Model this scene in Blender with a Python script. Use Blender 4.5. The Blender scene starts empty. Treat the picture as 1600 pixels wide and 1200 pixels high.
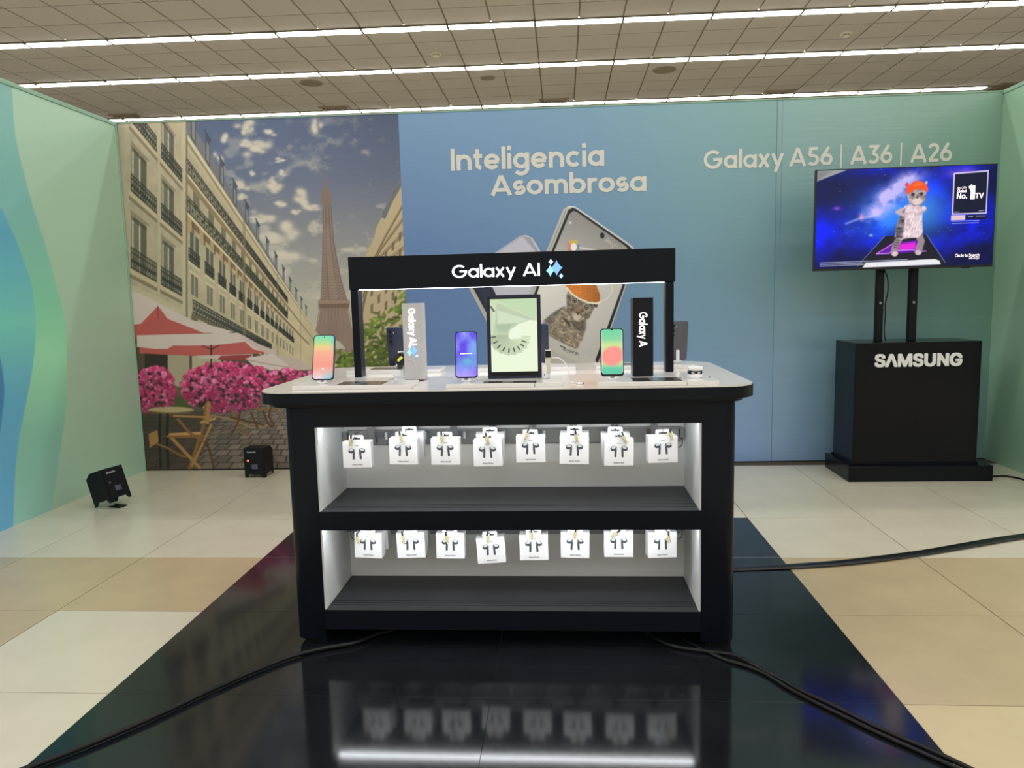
import bpy, bmesh, math, random
import numpy as np
from mathutils import Vector, Matrix

random.seed(7)
rng = np.random.default_rng(7)
scene = bpy.context.scene
COL = scene.collection
PI = math.pi

# ------------------------------------------------------------------ camera
FPX = 1145.2791                     # focal length in pixels of a 1600 x 1200 frame
CAM_H = 1.2017
PITCH, ROLL, YAW = 0.1186, 0.0247, -0.0707


def cam_axes():
    p, r, y = PITCH, ROLL, YAW
    fw = np.array([math.sin(y) * math.cos(p), math.cos(y) * math.cos(p), -math.sin(p)])
    rt = np.array([math.cos(y), -math.sin(y), 0.0])
    dn = np.cross(fw, rt)
    c, s = math.cos(r), math.sin(r)
    return c * rt + s * dn, -s * rt + c * dn, fw


AX_R, AX_D, AX_F = cam_axes()
cam_data = bpy.data.cameras.new('camera')
cam_data.sensor_width = 36.0
cam_data.lens = FPX / 1600.0 * 36.0
cam_data.clip_start = 0.05
cam_data.clip_end = 100
cam = bpy.data.objects.new('camera', cam_data)
COL.objects.link(cam)
mw = Matrix.Identity(4)
for i in range(3):
    mw[i][0] = AX_R[i]
    mw[i][1] = -AX_D[i]
    mw[i][2] = -AX_F[i]
mw[2][3] = CAM_H
cam.matrix_world = mw
scene.camera = cam

# ------------------------------------------------------------------ world, exposure, lamps over the booth
world = bpy.data.worlds.new('hall_ambient')
scene.world = world
world.use_nodes = True
world.node_tree.nodes['Background'].inputs[0].default_value = (0.95, 1.0, 0.98, 1)
world.node_tree.nodes['Background'].inputs[1].default_value = 0.6
scene.view_settings.view_transform = 'Standard'
scene.view_settings.look = 'None'
scene.view_settings.exposure = 0.0
scene.view_settings.gamma = 1.0
scene.view_settings.use_curve_mapping = False
scene.cycles.max_bounces = 6
scene.cycles.diffuse_bounces = 3
scene.cycles.glossy_bounces = 3
scene.cycles.caustics_reflective = False
scene.cycles.caustics_refractive = False

CEIL_Z = 4.94
SHEAR = 0.021
LAMP_RADIANCE = 16.3                # every fluorescent trough of the hall is alike
LAMP_W = 0.165
LAMP_RGB = (1.0, 0.995, 0.985)
for k, yy in enumerate((8.75, 6.3, 3.85, 1.4, -1.05, -3.5, -5.95, -8.4, -10.85)):      # unseen rows above and behind the viewer, the rearmost added for frontal light
    ld = bpy.data.lights.new('trough_row', 'AREA')
    ld.shape = 'RECTANGLE'
    ld.size = 22.0
    ld.size_y = LAMP_W
    ld.color = LAMP_RGB
    ld.energy = LAMP_RADIANCE * PI * 22.0 * LAMP_W
    lo = bpy.data.objects.new('trough_row', ld)
    lo.location = (0, yy, CEIL_Z - 0.03)
    lo.rotation_euler = (0, 0, math.atan(SHEAR))
    COL.objects.link(lo)

# ------------------------------------------------------------------ materials


def s2l(c):
    c = np.asarray(c, float) / 255.0
    return np.where(c <= 0.04045, c / 12.92, ((c + 0.055) / 1.055) ** 2.4)


MATS = {}


def mat(name, rgb, rough=0.5, metal=0.0, emit=0.0, vary=0.06, scale=40.0, bump=0.0, spec=0.5, coat=0.0, stretch=None, alpha_glass=False):
    """Procedural material: a colour (sRGB 0-255) with a little noise in tone, gloss and relief."""
    if name in MATS:
        return MATS[name]
    m = bpy.data.materials.new(name)
    m.use_nodes = True
    nt = m.node_tree
    b = nt.nodes['Principled BSDF']
    lin = s2l(rgb)
    tc = nt.nodes.new('ShaderNodeTexCoord')
    mp = nt.nodes.new('ShaderNodeMapping')
    if stretch:
        mp.inputs['Scale'].default_value = stretch
    nz = nt.nodes.new('ShaderNodeTexNoise')
    nz.inputs['Scale'].default_value = scale
    nz.inputs['Detail'].default_value = 4
    nt.links.new(tc.outputs['Object'], mp.inputs['Vector'])
    nt.links.new(mp.outputs[0], nz.inputs['Vector'])
    rp = nt.nodes.new('ShaderNodeMapRange')
    rp.inputs['From Min'].default_value = 0.25
    rp.inputs['From Max'].default_value = 0.75
    rp.inputs['To Min'].default_value = 1 - vary
    rp.inputs['To Max'].default_value = 1 + vary
    nt.links.new(nz.outputs['Fac'], rp.inputs['Value'])
    mx = nt.nodes.new('ShaderNodeVectorMath')
    mx.operation = 'SCALE'
    mx.inputs[0].default_value = tuple(lin)
    nt.links.new(rp.outputs[0], mx.inputs['Scale'])
    nt.links.new(mx.outputs[0], b.inputs['Base Color'])
    b.inputs['Roughness'].default_value = rough
    b.inputs['Metallic'].default_value = metal
    b.inputs['Specular IOR Level'].default_value = spec
    b.inputs['Coat Weight'].default_value = coat
    b.inputs['Coat Roughness'].default_value = 0.1
    if bump:
        bp = nt.nodes.new('ShaderNodeBump')
        bp.inputs['Strength'].default_value = bump
        bp.inputs['Distance'].default_value = 0.002
        nt.links.new(nz.outputs['Fac'], bp.inputs['Height'])
        nt.links.new(bp.outputs[0], b.inputs['Normal'])
    if emit:
        nt.links.new(mx.outputs[0], b.inputs['Emission Color'])
        b.inputs['Emission Strength'].default_value = emit
    MATS[name] = m
    return m


def print_mat(name, rough=0.45, emit=0.0, gain=1.0, bump=0.0, bscale=(1, 1, 1), spec=0.4):
    """A printed (or lit, when emit > 0) surface: its colours are stored on the mesh as the attribute 'ink'."""
    if name in MATS:
        return MATS[name]
    m = bpy.data.materials.new(name)
    m.use_nodes = True
    nt = m.node_tree
    b = nt.nodes['Principled BSDF']
    at = nt.nodes.new('ShaderNodeAttribute')
    at.attribute_name = 'ink'
    mx = nt.nodes.new('ShaderNodeVectorMath')
    mx.operation = 'SCALE'
    mx.inputs['Scale'].default_value = gain
    nt.links.new(at.outputs['Color'], mx.inputs[0])
    b.inputs['Roughness'].default_value = rough
    b.inputs['Specular IOR Level'].default_value = spec
    if emit:
        b.inputs['Base Color'].default_value = (0.01, 0.01, 0.012, 1)
        nt.links.new(mx.outputs[0], b.inputs['Emission Color'])
        b.inputs['Emission Strength'].default_value = emit
    else:
        nt.links.new(mx.outputs[0], b.inputs['Base Color'])
    if bump:
        tc = nt.nodes.new('ShaderNodeTexCoord')
        mp = nt.nodes.new('ShaderNodeMapping')
        mp.inputs['Scale'].default_value = bscale
        nz = nt.nodes.new('ShaderNodeTexNoise')
        nz.inputs['Scale'].default_value = 6.0
        nz.inputs['Detail'].default_value = 5
        bp = nt.nodes.new('ShaderNodeBump')
        bp.inputs['Strength'].default_value = bump
        bp.inputs['Distance'].default_value = 0.01
        nt.links.new(tc.outputs['Object'], mp.inputs['Vector'])
        nt.links.new(mp.outputs[0], nz.inputs['Vector'])
        nt.links.new(nz.outputs['Fac'], bp.inputs['Height'])
        nt.links.new(bp.outputs[0], b.inputs['Normal'])
    MATS[name] = m
    return m


# ------------------------------------------------------------------ objects


def tag(o, label=None, cat=None, group=None, kind=None):
    if label:
        o['label'] = label
    if cat:
        o['category'] = cat
    if group:
        o['group'] = group
    if kind:
        o['kind'] = kind
    return o


def empty(name, loc=(0, 0, 0), rz=0.0):
    o = bpy.data.objects.new(name, None)
    o.location = loc
    o.rotation_euler = (0, 0, rz)
    o.empty_display_size = 0.05
    COL.objects.link(o)
    return o


def org(parent):
    """world position of a thing that is not rotated, so that its parts can be written in world coordinates"""
    v = Vector((0, 0, 0))
    while parent is not None:
        v += parent.location
        parent = parent.parent
    return v


def obj(name, bm, m, parent=None, world=False, smooth=False):
    if isinstance(bm, bpy.types.Mesh):
        me = bm
    else:
        if world and parent is not None:
            bmesh.ops.translate(bm, verts=bm.verts, vec=-org(parent))
        bmesh.ops.recalc_face_normals(bm, faces=bm.faces)
        me = bpy.data.meshes.new(name)
        bm.to_mesh(me)
        bm.free()
        if m is not None:
            me.materials.append(m)
        if smooth:
            me.shade_smooth()
            me.set_sharp_from_angle(angle=math.radians(38))
    o = bpy.data.objects.new(name, me)
    COL.objects.link(o)
    o.parent = parent
    return o


def copy_tree(o, parent=None):
    c = o.copy()
    COL.objects.link(c)
    c.parent = parent
    for ch in list(o.children):
        copy_tree(ch, c)
    return c


def box(x0, x1, y0, y1, z0, z1, bev=0.0, seg=1, bm=None, M=None):
    own = bmesh.new()
    vs = [own.verts.new((x, y, z)) for z in (z0, z1) for x, y in ((x0, y0), (x1, y0), (x1, y1), (x0, y1))]
    for f in ((3, 2, 1, 0), (4, 5, 6, 7), (0, 1, 5, 4), (1, 2, 6, 5), (2, 3, 7, 6), (3, 0, 4, 7)):
        own.faces.new([vs[i] for i in f])
    if bev:
        bmesh.ops.bevel(own, geom=own.edges[:], offset=bev, segments=seg, affect='EDGES', profile=0.5)
    if M is not None:
        bmesh.ops.transform(own, matrix=M, verts=own.verts)
    return join(bm, own)


def join(bm, own):
    if bm is None:
        return own
    tmp = bpy.data.meshes.new('tmp')
    own.to_mesh(tmp)
    own.free()
    bm.from_mesh(tmp)
    bpy.data.meshes.remove(tmp)
    return bm


def prism(pts, a0, a1, plane='xy', bm=None, M=None, bev=0.0, seg=2):
    """a 2-D outline pushed from a0 to a1 along the third axis"""
    own = bmesh.new()

    def P(p, a):
        if plane == 'xy':
            return (p[0], p[1], a)
        if plane == 'xz':
            return (p[0], a, p[1])
        return (a, p[0], p[1])
    lo = [own.verts.new(P(p, a0)) for p in pts]
    hi = [own.verts.new(P(p, a1)) for p in pts]
    n = len(pts)
    fl = own.faces.new(lo[::-1])
    fh = own.faces.new(hi)
    for i in range(n):
        own.faces.new((lo[i], lo[(i + 1) % n], hi[(i + 1) % n], hi[i]))
    if bev:
        ed = list({e for f in (fl, fh) for e in f.edges})
        bmesh.ops.bevel(own, geom=ed, offset=bev, segments=seg, affect='EDGES', profile=0.5)
    if M is not None:
        bmesh.ops.transform(own, matrix=M, verts=own.verts)
    return join(bm, own)


def rrect(x0, x1, y0, y1, r, n=6, corners=(1, 1, 1, 1)):
    """rounded rectangle outline; corners: (x0y0, x1y0, x1y1, x0y1)"""
    out = []
    for (cx, cy, a0, on) in ((x0 + r, y0 + r, PI, corners[0]), (x1 - r, y0 + r, 1.5 * PI, corners[1]),
                             (x1 - r, y1 - r, 0, corners[2]), (x0 + r, y1 - r, 0.5 * PI, corners[3])):
        if on:
            for k in range(n + 1):
                a = a0 + k * 0.5 * PI / n
                out.append((cx + r * math.cos(a), cy + r * math.sin(a)))
        else:
            out.append((cx - r if cx < (x0 + x1) / 2 else cx + r, cy - r if cy < (y0 + y1) / 2 else cy + r))
    return out


def smooth_path(pts, n=8):
    P = [Vector(p) for p in pts]
    P = [2 * P[0] - P[1]] + P + [2 * P[-1] - P[-2]]
    out = []
    for i in range(1, len(P) - 2):
        for k in range(n):
            t = k / n
            a, b, c, d = P[i - 1], P[i], P[i + 1], P[i + 2]
            out.append(0.5 * (2 * b + (c - a) * t + (2 * a - 5 * b + 4 * c - d) * t * t + (3 * b - a - 3 * c + d) * t ** 3))
    out.append(P[-2])
    return out


def tube(pts, r, seg=8, bm=None, curve=True, n=8, flat=1.0):
    own = bmesh.new()
    path = smooth_path(pts, n) if curve else [Vector(p) for p in pts]
    rings = []
    for i, p in enumerate(path):
        d = (path[min(i + 1, len(path) - 1)] - path[max(i - 1, 0)]).normalized()
        up = Vector((0, 0, 1)) if abs(d.z) < 0.9 else Vector((0, 1, 0))
        s = d.cross(up).normalized()
        u = s.cross(d).normalized()
        rings.append([own.verts.new(p + s * (r * math.cos(2 * PI * k / seg)) + u * (r * flat * math.sin(2 * PI * k / seg))) for k in range(seg)])
    for a, b in zip(rings, rings[1:]):
        for k in range(seg):
            own.faces.new((a[k], a[(k + 1) % seg], b[(k + 1) % seg], b[k]))
    own.faces.new(rings[0][::-1])
    own.faces.new(rings[-1])
    return join(bm, own)


def disc(cx, cz, r, y0, y1, n=24, rz=None, bm=None, M=None):
    rz = rz or r
    return prism([(cx + r * math.cos(2 * PI * k / n), cz + rz * math.sin(2 * PI * k / n)) for k in range(n)], y0, y1, 'xz', bm, M)


# ------------------------------------------------------------------ lettering
TEXT_CACHE = {}
_f = bpy.data.curves.new('probe', 'FONT')
BASE_FONT = _f.font
try:                                 # the plain sans serif that ships with Blender, else its built-in one
    import os
    BASE_FONT = bpy.data.fonts.load(os.path.join(bpy.utils.system_resource('DATAFILES'), 'fonts', 'Inter.woff2'))
except Exception:
    pass


def text_mesh(body, bold=0.0, depth=0.0, spacing=1.0):
    key = (body, bold, depth, spacing)
    if key in TEXT_CACHE:
        return TEXT_CACHE[key]
    cu = bpy.data.curves.new('lettering', 'FONT')
    cu.body = body
    cu.font = BASE_FONT
    cu.size = 1.0
    cu.extrude = depth
    cu.space_character = spacing
    cu.resolution_u = 5
    o = bpy.data.objects.new('lettering', cu)
    COL.objects.link(o)
    dg = bpy.context.evaluated_depsgraph_get()
    me = bpy.data.meshes.new_from_object(o.evaluated_get(dg))
    bpy.data.objects.remove(o)
    co = np.empty(len(me.vertices) * 3)
    me.vertices.foreach_get('co', co)
    co = co.reshape(-1, 3)
    if bold:                         # a heavier weight: the same glyphs set again a hair to every side
        bm = bmesh.new()
        nth = 0
        for dx, dy in ((0, 0), (1, 0), (-1, 0), (0, 1), (0, -1), (.9, .9), (.9, -.9), (-.9, .9), (-.9, -.9)):
            n0 = len(bm.verts)
            bm.from_mesh(me)
            bm.verts.ensure_lookup_table()
            bmesh.ops.translate(bm, verts=bm.verts[n0:], vec=(dx * bold, dy * bold, 0))
            bmesh.ops.scale(bm, verts=bm.verts[n0:], vec=(1, 1, 1 - 0.035 * nth))      # no two faces in one plane
            nth += 1
        bmesh.ops.translate(bm, verts=bm.verts, vec=(0, bold, 0))
        bm.to_mesh(me)
        bm.free()
        co = np.empty(len(me.vertices) * 3)
        me.vertices.foreach_get('co', co)
        co = co.reshape(-1, 3)
    TEXT_CACHE[key] = (me, co)
    return me, co


def arc(cx, cy, r, a0, a1, n=18, ry=None):
    ry = ry or r
    return [(cx + r * math.cos(math.radians(a0 + (a1 - a0) * k / n)), cy + ry * math.sin(math.radians(a0 + (a1 - a0) * k / n))) for k in range(n + 1)]


def sharp_glyphs(w):
    """a geometric sans serif drawn with a round pen path: glyph -> (width, strokes)"""
    h, xh = w / 2, 0.72
    R = (xh - w) / 2
    c = R + h
    K = (1 - w) / 2
    kc = K + h
    ring = arc(c, xh / 2, R, 0, 360, 32)
    nar = 0.25
    ar = lambda x: [(x, 0)] + [(x, xh - nar - h)] + arc(x + nar, xh - nar - h, nar, 180, 0, 14) + [(x + 2 * nar, 0)]
    mr = 0.21
    g = {
        'I': (w, [[(h, 0), (h, 1)]]),
        'l': (w, [[(h, 0), (h, 1.03)]]),
        'i': (w, [[(h, 0), (h, xh)], [(h, xh + .13), (h, xh + .13 + w * 1.12)]]),
        'n': (2 * nar + w, [[(h, 0), (h, xh)], ar(h)[1:]]),
        'm': (4 * mr + w, [[(h, 0), (h, xh)], [(h, xh - mr - h)] + arc(h + mr, xh - mr - h, mr, 180, 0, 14) + [(h + 2 * mr, 0)], [(h + 2 * mr, xh - mr - h)] + arc(h + 3 * mr, xh - mr - h, mr, 180, 0, 14) + [(h + 4 * mr, 0)]]),
        'r': (0.40, [[(h, 0), (h, xh)], [(h, xh - nar - h)] + arc(h + nar, xh - nar - h, nar, 180, 72, 10)]),
        't': (0.40, [[(0.18, 0.95), (0.18, 0.22)] + arc(0.38, 0.22, 0.20, 180, 262, 8, 0.22 - h), [(0, xh - h), (0.40, xh - h)]]),
        'e': (2 * c, [arc(c, xh / 2, R, 4, 322, 30), [(h, xh / 2 - .01), (2 * c - h * .6, xh / 2 - .01)]]),
        'c': (1.82 * c, [arc(c, xh / 2, R, 46, 314, 26)]),
        'o': (2 * c, [ring]),
        'a': (2 * c, [ring, [(2 * c - h, 0), (2 * c - h, xh)]]),
        'b': (2 * c, [ring, [(h, 0), (h, 1.03)]]),
        'g': (2 * c, [ring, [(2 * c - h, xh), (2 * c - h, 0.02)] + arc(c, 0.02, R, 0, -148, 16, R * .93)]),
        's': (0.52, [arc(0.26, xh - 0.165 - h, 0.185, 38, 252, 16, 0.165) + [(0.31, xh / 2 - .01)] + arc(0.26, 0.165 + h - .01, 0.195, 62, -146, 16, 0.165)]),
        'x': (0.62, [[(0.07, xh), (0.55, 0)], [(0.07, 0), (0.55, xh)]]),
        'y': (0.66, [[(0.07, xh), (0.345, 0.06)], [(0.59, xh), (0.22, -0.26)]]),
        'G': (2 * kc, [arc(kc, .5, K, 47, 360, 34), [(kc * 1.02, 0.5), (2 * kc - .001, 0.5)]]),
        'A': (0.92, [[(0.065, 0), (0.46, 0.97)], [(0.855, 0), (0.46, 0.97)], [(0.19, 0.27), (0.73, 0.27)]]),
        '5': (0.64, [[(0.56, 1 - h), (0.17, 1 - h), (0.13, 0.52)], [(0.12, 0.545)] + arc(0.31, 0.31, 0.255, 108, -142, 20, 0.31 - h)]),
        '6': (0.68, [arc(0.34, 0.32, 0.34 - h, 0, 360, 28, 0.32 - h), [(0.46, 0.98), (0.10, 0.44)]]),
        '3': (0.62, [[(0.06, 1 - h), (0.52, 1 - h), (0.27, 0.585)], [(0.25, 0.57)] + arc(0.29, 0.30, 0.255, 88, -146, 20, 0.30 - h)]),
        '2': (0.62, [arc(0.31, 0.70, 0.235, 168, -38, 18, 0.30 - h) + [(0.09, h)], [(0.07, h), (0.60, h)]]),
        '1': (0.42, [[(0.30, 0), (0.30, 1)], [(0.28, 0.93), (0.02, 0.76)]]),
        ' ': (0.26, []),
    }
    return g


def sharp_mesh(body, w):
    key = ('sharp', body, w)
    if key in TEXT_CACHE:
        return TEXT_CACHE[key]
    G = sharp_glyphs(w)
    bm = bmesh.new()
    x = 0.0
    nth = 0
    for ch in body:
        gw, strokes = G[ch]
        for st in strokes:
            p = [Vector((a + x, b)) for a, b in st]
            p = [p[0]] + [b for a, b in zip(p, p[1:]) if (b - a).length > 1e-5]
            closed = len(p) > 3 and (p[0] - p[-1]).length < 1e-6
            n = len(p)
            zf = 0.5 - 0.04 * (nth % 4)
            nth += 1
            ring = []
            for i in range(n):
                a = p[i - 1] if i > 0 else (p[-2] if closed else None)
                b = p[i + 1] if i < n - 1 else (p[1] if closed else None)
                d0 = (p[i] - a).normalized() if a is not None else None
                d1 = (b - p[i]).normalized() if b is not None else None
                d0 = d0 or d1
                d1 = d1 or d0
                n0, n1 = Vector((-d0.y, d0.x)), Vector((-d1.y, d1.x))
                m = (n0 + n1).normalized()
                k = (w / 2) / max(0.35, m.dot(n0))
                ring.append([bm.verts.new((q.x, q.y, z)) for q in (p[i] + m * k, p[i] - m * k) for z in (zf, -0.5)])
            for a, b in zip(ring, ring[1:]):
                bm.faces.new((a[0], a[2], b[2], b[0]))
                bm.faces.new((a[0], b[0], b[1], a[1]))
                bm.faces.new((a[2], a[3], b[3], b[2]))
            if not closed:
                for a in (ring[0], ring[-1]):
                    bm.faces.new((a[0], a[1], a[3], a[2]))
        x += gw + (0.075 if ch != ' ' else 0.0)
    bmesh.ops.recalc_face_normals(bm, faces=bm.faces)
    me = bpy.data.meshes.new('lettering')
    bm.to_mesh(me)
    bm.free()
    co = np.empty(len(me.vertices) * 3)
    me.vertices.foreach_get('co', co)
    TEXT_CACHE[key] = (me, co.reshape(-1, 3))
    return TEXT_CACHE[key]


def lettering(name, body, x0, x1, z0, capz, m, parent, place, bold=0.0, depth=0.0, thick=0.002, spacing=1.0, cap_ref=None, sharp=0.0):
    """Text stretched to run from x0 to x1 with its baseline at z0 and its capitals up to capz; place(x, y, z) puts it in space"""
    me0, co = text_mesh(body, bold, 0.5 if depth == 0 else depth, spacing)
    _, ref = text_mesh(cap_ref or body[0], bold, 0.5, 1.0)
    ch = ref[:, 1].max()
    if sharp:
        me0, co = sharp_mesh(body, sharp)
        ch = 1.0
    w0, w1 = co[:, 0].min(), co[:, 0].max()
    me = me0.copy()
    X = x0 + (co[:, 0] - w0) / (w1 - w0) * (x1 - x0)
    Z = z0 + co[:, 1] / ch * (capz - z0)
    Y = -co[:, 2] / max(1e-6, np.abs(co[:, 2]).max()) * thick / 2 - thick / 2
    V = np.array([place(a, b, c) for a, b, c in zip(X, Y, Z)])
    me.vertices.foreach_set('co', V.ravel())
    me.update()
    me.materials.clear()
    me.materials.append(m)
    me.name = name
    o = bpy.data.objects.new(name, me)
    COL.objects.link(o)
    o.parent = parent
    return o


# ------------------------------------------------------------------ painting of prints and screens


LAT = rng.random((257, 257))


def vnoise(x, y):
    xi = np.floor(x).astype(int)
    yi = np.floor(y).astype(int)
    fx, fy = x - xi, y - yi
    fx = fx * fx * (3 - 2 * fx)
    fy = fy * fy * (3 - 2 * fy)
    a = LAT[yi % 256, xi % 256]
    b = LAT[yi % 256, (xi + 1) % 256]
    c = LAT[(yi + 1) % 256, xi % 256]
    d = LAT[(yi + 1) % 256, (xi + 1) % 256]
    return (a * (1 - fx) + b * fx) * (1 - fy) + (c * (1 - fx) + d * fx) * fy


def fbm(x, y, o=4):
    t, a, s = 0, 0.5, 0
    for k in range(o):
        t = t + a * vnoise(x * 2 ** k + 17.3 * k, y * 2 ** k + 9.1 * k)
        s += a
        a *= 0.5
    return t / s


def lerp(a, b, t):
    a = np.asarray(a, float)
    b = np.asarray(b, float)
    t = np.clip(np.asarray(t, float), 0, 1)[..., None]
    return a * (1 - t) + b * t


def ramp(t, stops):
    """stops: [(position, rgb), ...]"""
    t = np.asarray(t, float)
    p = [s[0] for s in stops]
    return np.stack([np.interp(t, p, [s[1][i] for s in stops]) for i in range(3)], -1)


class Art:
    """A flat artwork: an nx x nz grid of ink values. U, V are the artwork's own drawing coordinates."""

    def __init__(self, P, uv):
        self.P = P                              # grid of 3-D points (nz, nx, 3)
        self.U, self.V = uv
        self.C = np.zeros(P.shape)

    def sub(self, u0, v0, u1, v1):
        # rows and columns of the grid that can lie inside the window
        U, V = self.U, self.V
        ok = (U >= u0) & (U <= u1) & (V >= v0) & (V <= v1) if U.size < 3000 else None
        if ok is None:
            st = 6
            Us, Vs = U[::st, ::st], V[::st, ::st]
            pad = 2.0 * st
            ok = (Us >= u0 - pad) & (Us <= u1 + pad) & (Vs >= v0 - pad) & (Vs <= v1 + pad)
        else:
            st = 1
        r = np.where(ok.any(1))[0]
        c = np.where(ok.any(0))[0]
        if len(r) == 0 or len(c) == 0:
            return None
        return slice(max(0, (r[0] - 1) * st), (r[-1] + 2) * st), slice(max(0, (c[0] - 1) * st), (c[-1] + 2) * st)

    def blend(self, s, col, a):
        if callable(col):
            col = col(self.U[s], self.V[s])
        a = a[..., None]
        self.C[s] = self.C[s] * (1 - a) + np.asarray(col, float) * a

    def fill(self, fn):
        self.C[:] = fn(self.U, self.V)

    def poly(self, pts, col, a=1.0, soft=0.8):
        p = np.asarray(pts, float)
        s = self.sub(p[:, 0].min() - soft, p[:, 1].min() - soft, p[:, 0].max() + soft, p[:, 1].max() + soft)
        if s is None:
            return
        U, V = self.U[s], self.V[s]
        ins = np.zeros(U.shape, bool)
        d2 = np.full(U.shape, 1e9)
        n = len(p)
        for i in range(n):
            x0, y0 = p[i]
            x1, y1 = p[(i + 1) % n]
            if y0 != y1:
                cr = ((y0 > V) != (y1 > V)) & (U < (x1 - x0) * (V - y0) / (y1 - y0) + x0)
                ins ^= cr
            dx, dy = x1 - x0, y1 - y0
            L = dx * dx + dy * dy + 1e-9
            t = np.clip(((U - x0) * dx + (V - y0) * dy) / L, 0, 1)
            d2 = np.minimum(d2, (U - x0 - t * dx) ** 2 + (V - y0 - t * dy) ** 2)
        sd = np.sqrt(d2) * np.where(ins, 1, -1)
        self.blend(s, col, np.clip(0.5 + sd / soft, 0, 1) * a)

    def ell(self, cx, cy, rx, ry, col, a=1.0, soft=0.8, rot=0.0):
        R = max(rx, ry) + soft
        s = self.sub(cx - R, cy - R, cx + R, cy + R)
        if s is None:
            return
        c, sn = math.cos(rot), math.sin(rot)
        dx, dy = self.U[s] - cx, self.V[s] - cy
        x, y = dx * c + dy * sn, -dx * sn + dy * c
        r = np.sqrt((x / rx) ** 2 + (y / ry) ** 2)
        sd = (1 - r) * min(rx, ry)
        self.blend(s, col, np.clip(0.5 + sd / soft, 0, 1) * a)

    def glow(self, cx, cy, rx, ry, col, a=1.0, rot=0.0):
        R = max(rx, ry) * 2.2
        s = self.sub(cx - R, cy - R, cx + R, cy + R)
        if s is None:
            return
        c, sn = math.cos(rot), math.sin(rot)
        dx, dy = self.U[s] - cx, self.V[s] - cy
        x, y = dx * c + dy * sn, -dx * sn + dy * c
        self.blend(s, col, np.exp(-(x / rx) ** 2 - (y / ry) ** 2) * a)

    def line(self, pts, w, col, a=1.0, soft=0.8, taper=None):
        p = np.asarray(pts, float)
        s = self.sub(p[:, 0].min() - w, p[:, 1].min() - w, p[:, 0].max() + w, p[:, 1].max() + w)
        if s is None:
            return
        U, V = self.U[s], self.V[s]
        d2 = np.full(U.shape, 1e9)
        for (x0, y0), (x1, y1) in zip(p[:-1], p[1:]):
            dx, dy = x1 - x0, y1 - y0
            t = np.clip(((U - x0) * dx + (V - y0) * dy) / (dx * dx + dy * dy + 1e-9), 0, 1)
            d2 = np.minimum(d2, (U - x0 - t * dx) ** 2 + (V - y0 - t * dy) ** 2)
        self.blend(s, col, np.clip(0.5 + (w / 2 - np.sqrt(d2)) / soft, 0, 1) * a)

    def build(self, name, m, parent, keep=None, gain=1.0, offset=None):
        P = self.P if offset is None else self.P + np.asarray(offset)
        nz, nx = P.shape[:2]
        idx = np.arange(nz * nx).reshape(nz, nx)
        q = np.stack([idx[:-1, :-1], idx[:-1, 1:], idx[1:, 1:], idx[1:, :-1]], -1).reshape(-1, 4)
        if keep is not None:
            k = keep[:-1, :-1] & keep[:-1, 1:] & keep[1:, 1:] & keep[1:, :-1]
            q = q[k.ravel()]
        me = bpy.data.meshes.new(name)
        me.vertices.add(nz * nx)
        me.vertices.foreach_set('co', P.reshape(-1))
        me.loops.add(q.size)
        me.loops.foreach_set('vertex_index', q.reshape(-1).astype(np.int32))
        me.polygons.add(len(q))
        me.polygons.foreach_set('loop_start', np.arange(0, q.size, 4, dtype=np.int32))
        me.update(calc_edges=True)
        at = me.attributes.new('ink', 'FLOAT_COLOR', 'POINT')
        lin = np.ones((nz * nx, 4))
        lin[:, :3] = np.clip(s2l(np.clip(self.C, 0, 255)).reshape(-1, 3) * gain, 0, 4)
        at.data.foreach_set('color', lin.ravel())
        me.materials.append(m)
        o = bpy.data.objects.new(name, me)
        COL.objects.link(o)
        o.parent = parent
        return o


def image_px(P):  # camera projection; the wall prints are drawn in these image coordinates
    """where a point of the place falls in the 1600 x 1200 camera image, in image pixels (one view for all prints)"""
    v = np.asarray(P, float) - np.array([0, 0, CAM_H])
    d = v @ AX_F
    return 800 + FPX * (v @ AX_R) / d, 600 + FPX * (v @ AX_D) / d


def grid(f, a0, a1, na, b0, b1, nb):
    A, Bv = np.meshgrid(np.linspace(a0, a1, na), np.linspace(b0, b1, nb))
    return np.stack(f(A, Bv), -1)
# ================================================================== the setting
TILE = 0.6
GX0, GY0 = -2.634, 4.471            # one crossing of the floor joints
WY, WA = 5.1442, 0.0249             # the back wall: y = WY + WA * x
WALL_H = 2.462
YLW, YRW = 2.63, 4.00                # where the side walls end towards the viewer
XL, XR = -3.07, 2.915               # faces of the side walls


def wall_y(x):
    return WY + WA * x


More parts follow.
